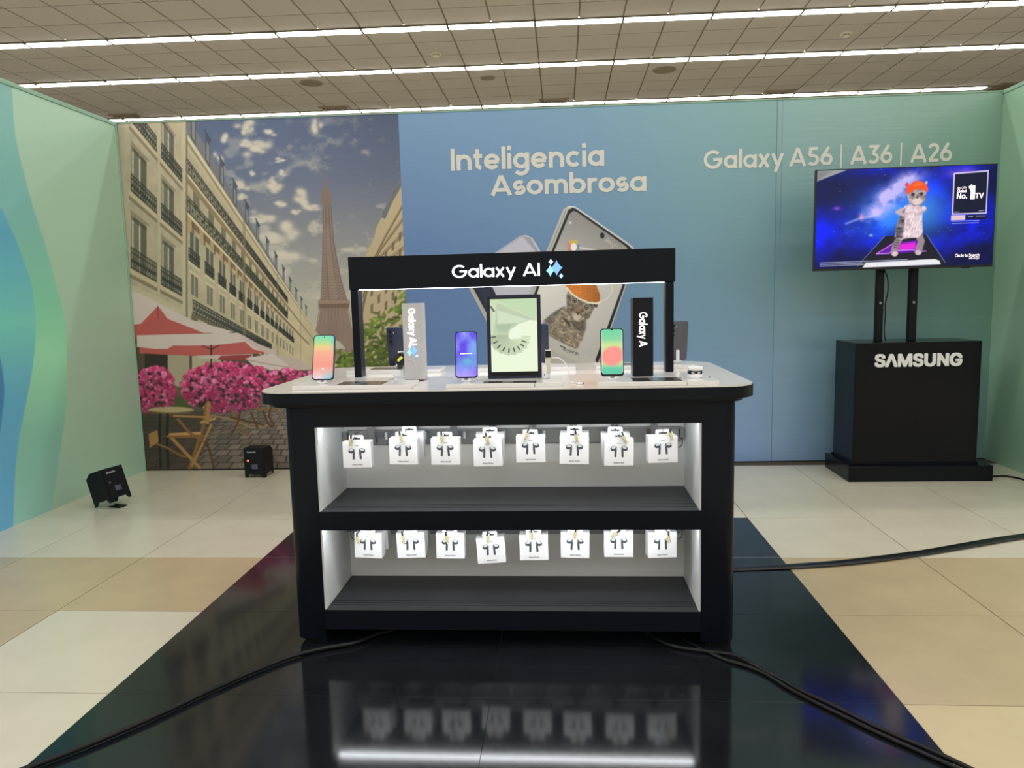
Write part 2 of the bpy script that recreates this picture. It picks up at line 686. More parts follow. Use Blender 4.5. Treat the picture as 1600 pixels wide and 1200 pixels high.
# ---- floor
m_cream = mat('tile_cream', (212, 205, 182), rough=0.22, vary=0.05, scale=5.0, coat=0.15)
m_beige = mat('tile_beige', (190, 172, 136), rough=0.24, vary=0.06, scale=5.0, coat=0.15)
m_sand = mat('tile_sand', (206, 188, 148), rough=0.24, vary=0.05, scale=5.0, coat=0.15)
m_grout = mat('floor_grout', (84, 74, 58), rough=0.9)
floor = obj('floor', box(-14, 14, -12, 24, -0.10, -0.0025), m_grout)
tag(floor, 'cream and beige polished floor tiles of the hall', 'floor', kind='structure')
tile_mesh = {}
for mm in (m_cream, m_beige, m_sand):
    h = TILE / 2 - 0.0019
    b_ = box(-h, h, -h, h, -0.02, 0.0, bev=0.0005)
    me = bpy.data.meshes.new('floor_tile')
    b_.to_mesh(me)
    b_.free()
    me.materials.append(mm)
    tile_mesh[mm] = me
for j in range(0, 8):
    for i in range(-1, 10):
        if 2 <= i <= 5 and 2 <= j:
            continue                 # under the black vinyl
        cx = GX0 + (i + 0.5) * TILE
        cy = GY0 + 0.3 - j * TILE
        if i <= 1:
            mm = m_beige if (j == 3 or (j == 4 and i <= 0)) else m_cream
        elif i >= 6:
            mm = m_cream if j <= 2 else (m_beige if j in (3, 4) else m_sand)
        else:
            mm = m_cream
        o = obj('floor_tile', tile_mesh[mm], None, floor)
        o.location = (cx, cy, 0)
        o.rotation_euler = (0, 0, random.choice((0, PI / 2, PI, 1.5 * PI)))
m_hall = mat('hall_floor', (205, 195, 165), rough=0.3, vary=0.05, scale=2.0)
for nm, a in (('floor_beyond', (-14, 14, 5.3, 24)), ('floor_side', (-14, GX0 - TILE, -12, 5.3)), ('floor_side', (GX0 + 10 * TILE, 14, -12, 5.3)), ('floor_near', (GX0 - TILE, GX0 + 10 * TILE, -12, GY0 - 7 * TILE))):
    obj(nm, box(a[0], a[1], a[2], a[3], -0.02, 0.0), m_hall, floor)

# ---- black vinyl laid over four columns of tiles
m_vinyl = mat('black_vinyl', (22, 25, 29), rough=0.10, vary=0.25, scale=6.0, bump=0.02, spec=0.5)
vin = empty('vinyl_floor_covering', (GX0 + 4 * TILE, 2.6, 0))
tag(vin, 'glossy black vinyl covering laid on the floor under the display counter', 'floor covering')
for j in range(5):
    for i in range(2):
        x0 = GX0 + (2 + 2 * i) * TILE
        y1 = GY0 - (1 + j) * TILE
        obj('vinyl_panel', box(x0 + 0.0004, x0 + 2 * TILE - 0.0004, y1 - TILE + 0.0004, y1 - 0.0004, -0.003, 0.0018, bev=0.0004), m_vinyl, vin, world=True)

# ---- ceiling
m_ctile = mat('ceiling_tile', (190, 187, 190), rough=0.9, vary=0.04, scale=30.0, bump=0.15)
m_cgrid = mat('ceiling_grid', (138, 130, 122), rough=0.7)
ceil = obj('ceiling', box(-14, 14, -12, 24, CEIL_Z + 0.012, CEIL_Z + 0.2), m_cgrid)
tag(ceil, 'suspended ceiling of pale square tiles in a metal grid', 'ceiling', kind='structure')
CX0, CSTEP = -6.31, 0.615
ROWS = (10.6, 10.6 + 3 * CSTEP, 10.6 + 7 * CSTEP)


def ctile_bm(x0, x1, y0, y1):
    b = bmesh.new()
    v = []
    for z in (CEIL_Z, CEIL_Z + 0.012):
        for x, y in ((x0, y0), (x1, y0), (x1, y1), (x0, y1)):
            v.append(b.verts.new((x, y + SHEAR * x, z)))
    for f in ((3, 2, 1, 0), (4, 5, 6, 7), (0, 1, 5, 4), (1, 2, 6, 5), (2, 3, 7, 6), (3, 0, 4, 7)):
        b.faces.new([v[i] for i in f])
    return b


ct_cache = {}
rest = bmesh.new()
cnt = 0
edges = [10.6 + CSTEP * k for k in range(-4, 10)]
lampset = {round(r, 3) for r in ROWS}
cells = []
for r in range(len(edges) - 1):
    y0, y1 = edges[r], edges[r + 1]
    y0 += LAMP_W / 2 if round(y0, 3) in lampset else 0.009
    y1 -= LAMP_W / 2 if round(y1, 3) in lampset else 0.009
    for c in range(-11, 32):
        x0 = CX0 + 0.6 * c
        cells.append((x0 + 0.012, x0 + 0.588, y0, y1))


def in_view(c):
    u, v = image_px(np.array([[(c[0] + c[1]) / 2, (c[2] + c[3]) / 2 + SHEAR * c[0], CEIL_Z]]))
    return -20 < u[0] < 1620 and -8 < v[0] < 195 and c[3] < 15.6


vis = [c for c in cells if in_view(c)][:300]
for c in vis:
    w, d = c[1] - c[0], round(c[3] - c[2], 4)
    if d not in ct_cache:
        b = bmesh.new()
        vv = []
        for z in (0, 0.012):
            for x, y in ((0, 0), (w, 0), (w, d), (0, d)):
                vv.append(b.verts.new((x, y + SHEAR * x, z)))
        for f in ((3, 2, 1, 0), (4, 5, 6, 7), (0, 1, 5, 4), (1, 2, 6, 5), (2, 3, 7, 6), (3, 0, 4, 7)):
            b.faces.new([vv[i] for i in f])
        me = bpy.data.meshes.new('ceiling_tile')
        b.to_mesh(me)
        b.free()
        me.materials.append(m_ctile)
        ct_cache[d] = me
    o = obj('ceiling_tile', ct_cache[d], None, ceil)
    o.location = (c[0], c[2] + SHEAR * c[0], CEIL_Z)
visset = set(vis)
for c in cells:
    if c not in visset:
        join(rest, ctile_bm(*c))
for y in np.arange(-12, edges[0] - 0.3, CSTEP):
    join(rest, ctile_bm(-14, 14, y + 0.004, min(y + CSTEP, edges[0]) - 0.004))
join(rest, ctile_bm(-14, 14, edges[-1] + 0.004, 24))
o = obj('ceiling_tile_field', rest, m_ctile, ceil)
o['kind'] = 'stuff'

# ---- fluorescent troughs: three rows in view, each a chain of 1.2 m lamps
m_lamp = mat('lamp_diffuser', (255, 252, 243), rough=0.4, emit=LAMP_RADIANCE, vary=0.0)
m_lampcap = mat('lamp_housing', (120, 114, 100), rough=0.5)
lens_me = bpy.data.meshes.new('diffuser')
b = bmesh.new()
vv = []
for z in (-0.03, 0.0):
    for x, y in ((0.016, -LAMP_W / 2 + 0.01), (1.184, -LAMP_W / 2 + 0.01), (1.184, LAMP_W / 2 - 0.01), (0.016, LAMP_W / 2 - 0.01)):
        vv.append(b.verts.new((x, y + SHEAR * x, z)))
for f in ((3, 2, 1, 0), (4, 5, 6, 7), (0, 1, 5, 4), (1, 2, 6, 5), (2, 3, 7, 6), (3, 0, 4, 7)):
    b.faces.new([vv[i] for i in f])
b.to_mesh(lens_me)
b.free()
lens_me.materials.append(m_lamp)
cap_b = bmesh.new()
for xx in (0.0, 1.185):
    box(xx, xx + 0.015, -LAMP_W / 2, LAMP_W / 2, -0.040, 0.004, bm=cap_b)
for yy in (-LAMP_W / 2, LAMP_W / 2 - 0.01):
    prism([(0.01, yy + SHEAR * 0.01), (1.19, yy + SHEAR * 1.19), (1.19, yy + 0.01 + SHEAR * 1.19), (0.01, yy + 0.01 + SHEAR * 0.01)], -0.022, 0.004, 'xy', bm=cap_b)
cap_me = bpy.data.meshes.new('housing')
cap_b.to_mesh(cap_me)
cap_b.free()
cap_me.materials.append(m_lampcap)
ORD = ['first', 'second', 'third', 'fourth', 'fifth', 'sixth', 'seventh', 'eighth', 'ninth', 'tenth', 'eleventh', 'twelfth', 'thirteenth', 'fourteenth', 'fifteenth', 'sixteenth', 'seventeenth', 'eighteenth', 'nineteenth', 'twentieth']
RNAME = ('uppermost ceiling row', 'middle ceiling row', 'lowest ceiling row')
for r, (y, k0, k1) in enumerate(zip(ROWS, (-1, -2, -1), (12, 13, 14))):
    n = 0
    ks = []
    for k in range(k0 - 2, k1 + 2):
        x = CX0 + 1.2 * k
        u0, v0 = image_px(np.array([[x, y + SHEAR * x, CEIL_Z], [x + 1.2, y + SHEAR * (x + 1.2), CEIL_Z]]))
        if u0[1] < -30 or u0[0] > 1650 or v0.max() < -4:
            continue
        if r == 2 and x > 7.55:
            continue
        ks.append((x, u0))
    first = [i for i, (x, u0) in enumerate(ks) if u0[1] > (0, 36, 176)[r]][0]
    for i, (x, u0) in enumerate(ks):
        t = empty('fluorescent_ceiling_lamp', (x, y + SHEAR * x, CEIL_Z))
        which = ORD[max(0, i - first)]
        tag(t, 'fluorescent trough lamp, %s from the left in the %s' % (which, RNAME[r]), 'ceiling lamp', 'fluorescent trough lamps in three long ceiling rows')
        obj('housing', cap_me, None, t)
        obj('diffuser', lens_me, None, t)

# ---- small fittings in the ceiling
m_vent = mat('vent_dark', (70, 62, 54), rough=0.6)
m_ventf = mat('vent_frame', (150, 140, 124), rough=0.6)
m_white = mat('white_plastic', (225, 222, 212), rough=0.4)


def on_ceiling(u, v):
    d = AX_R * (u - 800) / FPX + AX_D * (v - 600) / FPX + AX_F
    t = (CEIL_Z - CAM_H) / d[2]
    return d[0] * t, d[1] * t


for (u, v, lab) in ((204, 183, 'square ceiling air vent above the green side wall corner'), (527, 171.5, 'square ceiling air vent above the printed sky of the street mural'),
                    (866, 160, 'square ceiling air vent above the blue part of the back wall'), (1215, 147, 'square ceiling air vent above the pale sheen on the back wall'),
                    (1578, 135, 'square ceiling air vent above the far right wall corner')):
    x, y = on_ceiling(u, v)
    t = empty('ceiling_vent', (x, y, CEIL_Z))
    tag(t, lab, 'air vent', 'square ceiling air vents')
    fr = bmesh.new()
    for a in ((-.29, .29, -.29, -.24), (-.29, .29, .24, .29), (-.29, -.24, -.24, .24), (.24, .29, -.24, .24)):
        box(a[0], a[1], a[2], a[3], -0.02, 0.0, bm=fr)
    obj('frame', fr, m_ventf, t)
    obj('duct_plate', box(-.24, .24, -.24, .24, -0.004, 0.0), m_vent, t)
    for k in range(3):
        h = 0.06 + 0.07 * k
        s = bmesh.new()
        for a in ((-h, h, -h, -h + .015), (-h, h, h - .015, h), (-h, -h + .015, -h + .015, h - .015), (h - .015, h, -h + .015, h - .015)):
            box(a[0], a[1], a[2], a[3], -0.02, -0.004, bm=s)
        obj('louvre', s, m_ventf, t)
for (u, v, lab) in ((486, 129.5, 'round grey ceiling loudspeaker above the tower of the mural'), (762, 121.5, 'small round ceiling loudspeaker above the large white slogan'),
                    (1038, 109, 'round grey ceiling loudspeaker near the middle of the hall')):
    x, y = on_ceiling(u, v)
    t = empty('ceiling_speaker', (x, y, CEIL_Z))
    tag(t, lab, 'loudspeaker', 'round ceiling loudspeakers')
    n = 24
    r_ = 0.13 if u == 762 else 0.2
    ring = [(r_ * math.cos(2 * PI * k / n), r_ * math.sin(2 * PI * k / n)) for k in range(n)]
    obj('rim', prism(ring, -0.012, 0.0, 'xy', bev=0.004), m_ventf, t)
    obj('grille', prism([(a * .86, c * .86) for a, c in ring], -0.016, -0.012, 'xy'), mat('speaker_grille', (135, 128, 118), rough=0.8), t)
for (u, v, lab) in ((681, 83, 'small white smoke detector left of the hall centre'), (1322, 51.5, 'small white smoke detector right of the hall centre')):
    x, y = on_ceiling(u, v)
    t = empty('smoke_detector', (x, y, CEIL_Z))
    tag(t, lab, 'smoke detector', 'ceiling smoke detectors')
    n = 20
    ring = [(0.09 * math.cos(2 * PI * k / n), 0.09 * math.sin(2 * PI * k / n)) for k in range(n)]
    obj('base', prism(ring, -0.02, 0.0, 'xy', bev=0.004), m_white, t)
    obj('sensor', prism([(a * .55, c * .55) for a, c in ring], -0.055, -0.02, 'xy', bev=0.008), m_white, t)
    obj('slot', prism([(a * .57, c * .57) for a, c in ring], -0.036, -0.03, 'xy'), m_vent, t)

# ---- hall walls far away
m_hw = mat('hall_wall', (232, 232, 228), rough=0.8)
for nm, a in (('wall_far', (-14, 14, 24, 24.2)), ('wall_near', (-14, 14, -12.2, -12)), ('wall_hall_left', (-14.2, -14, -12, 24)), ('wall_hall_right', (14, 14.2, -12, 24))):
    o = obj(nm, box(a[0], a[1], a[2], a[3], 0, CEIL_Z), m_hw)
    tag(o, 'plain pale outer wall of the hall, ' + {'wall_far': 'far behind the booth', 'wall_near': 'behind the viewer', 'wall_hall_left': 'far left of the booth', 'wall_hall_right': 'far right of the booth'}[nm], 'wall', kind='structure')

# ---- booth walls
m_core = mat('wall_core', (160, 175, 165), rough=0.7)
m_edge = mat('wall_edge', (150, 190, 165), rough=0.5)
m_print = print_mat('wall_print', rough=0.38, bump=0.10, bscale=(0.6, 0.6, 5.0), spec=0.45)
m_print_side = print_mat('side_wall_print', rough=0.36, bump=0.10, bscale=(0.5, 0.5, 0.5), spec=0.45)


def wall_slab(name, p0, p1, th, h, lab):
    """an upright slab whose front face runs from p0 to p1 (x, y), thickness th to the left of that direction"""
    d = Vector((p1[0] - p0[0], p1[1] - p0[1], 0)).normalized()
    n = Vector((-d.y, d.x, 0)) * th
    pts = [p0, p1, (p1[0] + n.x, p1[1] + n.y), (p0[0] + n.x, p0[1] + n.y)]
    o = obj(name, prism(pts, 0.0, h, 'xy'), m_core)
    tag(o, lab, 'wall', kind='structure')
    return o


wall_back = wall_slab('wall_back', (XL - 0.05, wall_y(XL - 0.05) + 0.002), (XR + 0.05, wall_y(XR + 0.05) + 0.002), 0.05, WALL_H - 0.002,
                      'printed back wall of the booth with street mural and blue to green backdrop')
wall_left = wall_slab('wall_left', (XL - 0.002, YLW), (XL - 0.002, wall_y(XL)), 0.05, WALL_H, 'green side wall of the booth with blue curved bands')
wall_right = wall_slab('wall_right', (XR + 0.002, wall_y(XR)), (XR + 0.002, YRW), 0.05, WALL_H, 'green side wall of the booth on the right')
INK2 = 1.32
INK = 1.06                            # paper white against tones read off the image


def back_pt(x, z, off=0.0):
    return np.stack([x, WY + WA * x - off, z], -1)


MX = -1.094                           # where mural and backdrop meet
# -- the street mural
P = grid(lambda x, z: (x, WY + WA * x, z), XL, MX, 440, 0.0, WALL_H, 560)
mu = Art(P, image_px(P))


def sky(U, V):
    t = (V - 185) / 380
    c = ramp(t, [(0, (92, 106, 140)), (0.25, (112, 122, 148)), (0.5, (152, 152, 154)), (0.75, (190, 184, 170)), (1.0, (206, 197, 176))])
    dark = np.clip((U - 430) / 220, 0, 1) * np.clip(1 - t * 1.4, 0, 1)
    c = c * (1 - 0.16 * dark[..., None])
    n = fbm(U / 26, V / 17, 5)
    m_ = np.clip((n - 0.53 - 0.12 * np.clip((U - 480) / 80, 0, 1)) * 5.0, 0, 1) * np.clip(0.30 + t * 1.1, 0, 0.85)
    return c * (1 - m_[..., None]) + np.array((208, 200, 184)) * m_[..., None]


mu.fill(sky)
for (u, v, rx, ry) in ((394, 228, 17, 12), (385, 224, 10, 7), (400, 234, 12, 7), (380, 194, 14, 9), (384, 202, 8, 7), (352, 213, 8, 9), (343, 250, 7, 10), (421, 206, 10, 6), (428, 293, 13, 9), (426, 285, 7, 7), (377, 291, 11, 8),
                       (394, 273, 5, 5), (437, 251, 8, 4), (491, 198, 8, 11), (470, 307, 13, 12), (474, 314, 10, 7), (440, 318, 10, 6), (418, 342, 16, 8), (380, 308, 10, 6), (400, 345, 12, 7), (450, 360, 18, 14), (420, 372, 18, 10), (438, 400, 22, 12), (462, 330, 8, 5), (440, 270, 5, 5), (487, 325, 14, 6)):
    for k in range(7):
        du, dv = rng.normal(0, 0.42, 2)
        mu.glow(u + du * rx, v + dv * ry, rx * 0.42, ry * 0.42, (222, 213, 196), 0.85)

# tower
TW = (138, 116, 104)
sil = [(507.5, 268), (509, 268), (510.5, 291), (515, 297), (518.5, 306), (519, 313), (517, 321), (519, 345), (522, 375), (527, 405), (533, 438), (541, 466), (546, 470), (546, 480), (543, 484), (548, 505), (556, 532), (570, 560), (548, 560), (541, 546), (531, 534), (519, 529), (510, 536), (505, 549), (501, 560), (484, 560), (491, 523), (498, 497), (500, 484), (497, 480), (498, 470), (502, 466), (504, 440), (505, 405), (505, 375), (505, 345), (504.5, 321), (501, 313), (501, 306), (504, 297), (506, 291)]
mu.poly(sil, TW, 0.9, soft=1.2)
for k in range(34):
    y = 322 + k * 4.3
    t = (y - 322) / 146
    xl, xr = 505 - 2.5 * t, 517 + 24 * t ** 1.5
    y2 = y + 4.3 * (1 + t)
    w = xr - xl
    mu.line([(xl, y), (xl + w * .5, y2)], 0.8, (176, 154, 138), 0.7)
    mu.line([(xr, y), (xl + w * .5, y2)], 0.8, (176, 154, 138), 0.7)
    mu.line([(xl, y2), (xr, y2)], 0.6, (104, 84, 76), 0.6)
for f in (0.0, 0.3, 0.7, 1.0):
    mu.line([(505 + 12 * f, 322), (504.5 + 17 * f, 380), (503 + 30 * f, 438), (501 + 41 * f, 468)], 1.2, (112, 90, 80), 0.8)
mu.poly([(505, 360), (513, 352), (522, 420), (530, 466), (516, 466)], (170, 150, 134), 0.35, 3)
mu.poly([(497, 469), (546, 469), (547, 474), (497, 475)], (158, 136, 118))
mu.poly([(498, 475), (546, 474), (545, 481), (500, 481)], (122, 100, 86))
for k in range(10):
    mu.line([(499 + 5 * k, 481), (495 + 6 * k, 505)], 0.8, (112, 92, 82), 0.7)
    mu.line([(499 + 5 * k, 505), (497 + 6 * k, 481)], 0.7, (172, 152, 134), 0.6)
for k in range(12):
    mu.line([(488 + 2 * k, 556), (499 + 1.2 * k, 484)], 0.7, (176, 154, 136), 0.35)
    mu.line([(530 + 2.5 * k, 556), (530 + 1.2 * k, 484)], 0.7, (176, 154, 136), 0.35)
mu.poly([(486, 545), (640, 545), (640, 566), (486, 566)], (150, 128, 108), 0.8)
for k in range(14):
    mu.line([(505 + 9 * k, 546), (505 + 9 * k, 566)], 1.6, (104, 88, 76), 0.7)
mu.poly([(480, 566), (640, 566), (640, 600), (480, 600)], (170, 160, 140))

# houses on the right side of the street
CR = (196, 178, 142)
mu.poly([(640, 268), (628, 274), (622, 288), (611, 300), (609, 312), (598, 330), (596, 340), (588, 356), (584, 372), (576, 388), (566, 410), (556, 440), (552, 560), (640, 560)], CR, 1, 1.2)
mu.poly([(640, 268), (628, 274), (622, 288), (611, 300), (609, 312), (598, 330), (596, 340), (602, 342), (613, 316), (628, 290), (640, 276)], (112, 114, 122))
for k in range(5):
    mu.line([(640, 300 + 26 * k), (600 - 6 * k, 372 + 17 * k), (566, 440 + 12 * k)], 2.2, (150, 128, 92), 0.8)
    mu.line([(640, 304 + 26 * k), (600 - 6 * k, 375 + 17 * k), (566, 443 + 12 * k)], 1.5, (78, 70, 58), 0.7)
for k in range(6):
    for r in range(4):
        u = 634 - 11 * k
        v = 350 + 15 * k + 26 * r
        mu.poly([(u, v), (u + 4, v - 4), (u + 4, v + 10), (u, v + 13)], (112, 98, 78), 0.85)

# houses on the left side of the street: everything runs to one vanishing point
VPU, VPV = 555.0, 612.0


def fc(d, y0):
    return (VPU - 360.0 / d, VPV + (y0 - VPV) / d)


def strip(d0, d1, y0, y1, col, a=1.0, soft=0.8, n=1):
    mu.poly([fc(d0, y0), fc(d1, y0), fc(d1, y1), fc(d0, y1)], col, a, soft)


def shade_facade(U, V):
    n = fbm(U / 9, V / 14, 3)
    t = np.clip((U - 195) / 260, 0, 1)
    return lerp((190, 178, 154), (208, 193, 156), t) * (0.93 + 0.14 * n[..., None])


def rail(d0, d1, y0, y1, bars, a=0.92):
    strip(d0, d1, y0, y1, (120, 114, 100), 0.55)
    for k in range(bars + 1):
        d = d0 + (d1 - d0) * k / bars
        mu.line([fc(d, y0), fc(d, y1)], 0.9, (40, 42, 42), a)
    for y in (y0, y0 + 0.22 * (y1 - y0), y1 - 2):
        mu.line([fc(d0, y), fc(d1, y)], 1.3, (36, 38, 38), a)
    for k in range(bars):
        d = d0 + (d1 - d0) * (k + .5) / bars
        c = fc(d, (y0 * .4 + y1 * .6))
        mu.ell(c[0], c[1], 1.4, 3.2, (52, 54, 52), 0.8)


# slate roof and dormers of the second house, then its facade
roof = [fc(1.36, 40)] + [fc(1.36 + 0.2 * k, 44 + 3 * k) for k in range(1, 30)] + [(500, 585), fc(1.36, 120)]
mu.poly([fc(1.33, 22), fc(1.6, 22), fc(2.4, 40), fc(3.4, 52), fc(6, 60), fc(6, 90), fc(1.33, 90)], (128, 126, 130))
for k in range(13):
    d = 1.40 + 0.125 * k + 0.012 * k * k
    e = 0.045 + 0.006 * k
    strip(d, d + e, -12, 56, (84, 88, 100), 0.95)
    strip(d + e * 0.25, d + e * 0.8, 6, 50, (150, 148, 146), 0.9)
    mu.line([fc(d - .01, -13), fc(d + e + .01, -13)], 1.6, (62, 66, 76))
strip(1.34, 30, 60, 640, shade_facade)
strip(1.34, 12, 60, 72, (226, 212, 178))
strip(1.34, 12, 72, 80, (150, 134, 106), 0.8)
strip(1.34, 12, 84, 92, (206, 190, 156))
rail(1.32, 3.4, 113, 143, 46)
strip(1.32, 6, 143, 150, (226, 208, 168))
strip(1.32, 6, 150, 166, (150, 128, 98), 0.85)
for k in range(14):
    d = 1.42 + 0.15 * k
    strip(d, d + 0.06, 166, 200, (118, 112, 92), 0.85)
rail(1.35, 3.4, 192, 226, 46)
for k in range(26):
    c = fc(1.37 + 0.075 * k, 205 + rng.normal(0, 5))
    mu.ell(c[0], c[1], 2.8, 3.2, (72, 82, 46), 0.85, 1.5)
strip(1.35, 5, 226, 234, (232, 214, 176))
strip(1.35, 5, 234, 250, (134, 108, 84), 0.9)
for k in range(14):
    d = 1.37 + 0.11 * k
    strip(d, d + 0.04, 234, 268, (196, 168, 128), 0.95)
    strip(d + 0.04, d + 0.06, 236, 262, (110, 90, 70), 0.7)
for k in range(16):                     # window columns under the long balcony
    d = 1.395 + 0.15 * k
    strip(d, d + 0.078, 262, 330, (104, 104, 94))
    strip(d + 0.03, d + 0.048, 262, 330, (188, 178, 156), 0.8)
    rail(d - 0.01, d + 0.088, 300, 328, 6)
    strip(d - 0.015, d + 0.095, 328, 335, (222, 206, 172))
    strip(d + .01, d + 0.07, 352, 398, (128, 122, 106))
    strip(d + .033, d + 0.046, 352, 398, (196, 184, 160), 0.8)
    strip(d - 0.01, d + 0.09, 346, 352, (220, 204, 170))
    strip(d + .01, d + 0.07, 446, 500, (120, 112, 96))
rail(1.42, 2.75, 408, 438, 44)
strip(1.41, 2.8, 438, 446, (120, 108, 90))
for k in range(3):                      # party walls between houses further off
    d = (2.05, 2.95, 4.2)[k]
    strip(d, d + 0.05, 56, 640, (150, 134, 104), 0.6)
# the nearest house
strip(0.97, 1.36, -60, 640, shade_facade)
strip(1.325, 1.36, -60, 640, (206, 192, 164))
strip(1.36, 1.375, 60, 640, (128, 114, 92), 0.8)
strip(1.17, 1.18, -60, 640, (206, 192, 164), 0.7)
for (d0, d1) in ((1.028, 1.165), (1.19, 1.335)):
    for (w0, r0, r1) in ((105, 150, 178), (216, 262, 290), (328, 380, 414)):
        strip(d0 - .002, d0 + (d1 - d0) * .66, w0 - 8, r1, (160, 146, 122))
        strip(d0 + .004, d0 + (d1 - d0) * .56, w0, r1, (108, 104, 94))
        strip(d0 + (d1 - d0) * .03, d0 + (d1 - d0) * .09, w0, r1, (200, 190, 168))
        strip(d0 + (d1 - d0) * .27, d0 + (d1 - d0) * .33, w0, r1, (214, 204, 182))
        strip(d0 + (d1 - d0) * .10, d0 + (d1 - d0) * .27, w0, r1, (136, 130, 116), 0.7)
        strip(d0 + .004, d0 + (d1 - d0) * .56, w0, w0 + 7, (84, 78, 68), 0.7)
        strip(d0 + (d1 - d0) * .56, d0 + (d1 - d0) * .66, w0 - 4, r1, (196, 182, 152))
        strip(d0 - .01, d1, r1, r1 + 9, (208, 192, 160))
        strip(d0 - .01, d1, r1 + 9, r1 + 16, (136, 122, 100), 0.8)
        rail(d0, d1 - .006, r0, r1, 11)
strip(0.97, 1.36, 440, 452, (206, 192, 164))
strip(0.97, 1.36, 452, 458, (128, 116, 96), 0.8)

# street level
mu.poly([(190, 520), (300, 505), (420, 560), (470, 590), (470, 640), (190, 640)], (92, 80, 66))
mu.poly([(300, 545), (345, 548), (345, 620), (300, 620)], (190, 178, 150))
mu.poly([(262, 550), (296, 552), (296, 640), (262, 640)], (178, 166, 140))
mu.poly([(226, 550), (262, 550), (262, 600), (226, 600)], (58, 46, 40))
mu.poly([(430, 585), (500, 575), (640, 566), (640, 740), (190, 740), (190, 640)], (112, 100, 88))


def cobble(U, V):
    dep = 90.0 / np.clip(V - 585, 8, 400)
    r = np.floor(np.log(np.clip(V - 585, 8, 400)) * 13)
    x = (U - 480) * dep / 15 + 0.5 * r
    fx = np.abs(x - np.floor(x) - 0.5) * 2
    fy = np.abs(np.log(np.clip(V - 585, 8, 400)) * 13 - r - 0.5) * 2
    j = np.clip((np.maximum(fx, fy) - 0.78) * 5, 0, 1)
    tone = LAT[(r.astype(int) * 7) % 256, np.floor(x).astype(int) % 256]
    c = lerp((150, 136, 122), (116, 104, 94), tone)
    return c * (1 - 0.45 * j[..., None]) * (0.72 + 0.3 * np.clip((U - 240) / 200, 0, 1))[..., None]


mu.poly([(232, 640), (640, 620), (640, 740), (190, 740)], cobble, 1, 6)
mu.poly([(190, 640), (330, 640), (310, 700), (300, 740), (190, 740)], (62, 50, 42), 0.6, 20)

# parasols
PK, WH, PKD = (196, 96, 92), (222, 204, 196), (160, 70, 66)
mu.poly([(205, 478), (246, 479), (322, 520), (328, 526), (205, 530)], PK)
mu.poly([(205, 455), (220, 459), (300, 500), (364, 518), (352, 522), (318, 520), (262, 498), (247, 478), (220, 506), (205, 508)], WH)
mu.line([(246, 478), (247, 490), (247, 497)], 1.0, (120, 60, 56))
mu.poly([(218, 540), (380, 525), (418, 552), (300, 556), (218, 552)], PK)
mu.poly([(214, 524), (330, 521), (372, 520), (418, 545), (414, 550), (396, 546), (383, 534), (330, 540), (270, 540), (262, 545), (240, 545), (214, 542)], WH)
mu.poly([(362, 520), (405, 538), (432, 548), (428, 555), (415, 552), (384, 532)], (216, 190, 184))
mu.line([(330, 540), (330, 572)], 2.4, (44, 38, 34))
mu.line([(316, 540), (330, 546), (342, 540)], 1.4, (44, 38, 34))
mu.poly([(306, 556), (395, 553), (395, 562), (312, 560)], (210, 190, 182))
mu.poly([(345, 556), (396, 554), (382, 563), (340, 562)], PKD)
mu.poly([(384, 560), (425, 552), (462, 566), (480, 576), (440, 582), (400, 576)], WH)
mu.line([(384, 562), (425, 570), (470, 577)], 1.2, (170, 140, 132))
mu.poly([(430, 555), (466, 560), (486, 576), (460, 578)], (206, 186, 176))

# flowering shrubs


def blossoms(cx, cy, rx, ry, n, top=1.0):
    mu.ell(cx, cy, rx * 0.97, ry * 0.95, (46, 40, 34), 0.96, 4)
    for k in range(n):
        a, r = rng.random() * 2 * PI, math.sqrt(rng.random())
        u, v = cx + rx * r * math.cos(a), cy + ry * r * math.sin(a)
        lit = 0.72 + 0.38 * (1 - (v - cy + ry) / (2 * ry)) + rng.normal(0, 0.10)
        c = np.array(random.choice(((206, 70, 122), (188, 56, 106), (220, 96, 144), (172, 44, 92), (228, 120, 160)))) * lit
        s = 2.3 + rng.random() * 2.0
        mu.ell(u, v, s, s * 0.9, c, 0.95, 1.6)
        mu.ell(u - .6, v - .8, s * .4, s * .35, np.clip(c * 1.22 + 14, 0, 255), 0.8, 1.2)
    for k in range(n // 22):
        a, r = rng.random() * 2 * PI, math.sqrt(rng.random()) * 0.8
        mu.ell(cx + rx * r * math.cos(a), cy + ry * r * math.sin(a) + 4, 3.4, 2.2, (42, 46, 34), 0.8, 1.6, rot=rng.random())


mu.poly([(262, 600), (300, 610), (300, 640), (266, 636)], (74, 86, 44), 0.9, 4)
blossoms(452, 592, 50, 14, 150)
blossoms(400, 598, 40, 24, 190)
blossoms(352, 605, 70, 40, 620)
blossoms(244, 612, 30, 38, 260)
blossoms(236, 590, 22, 18, 90)

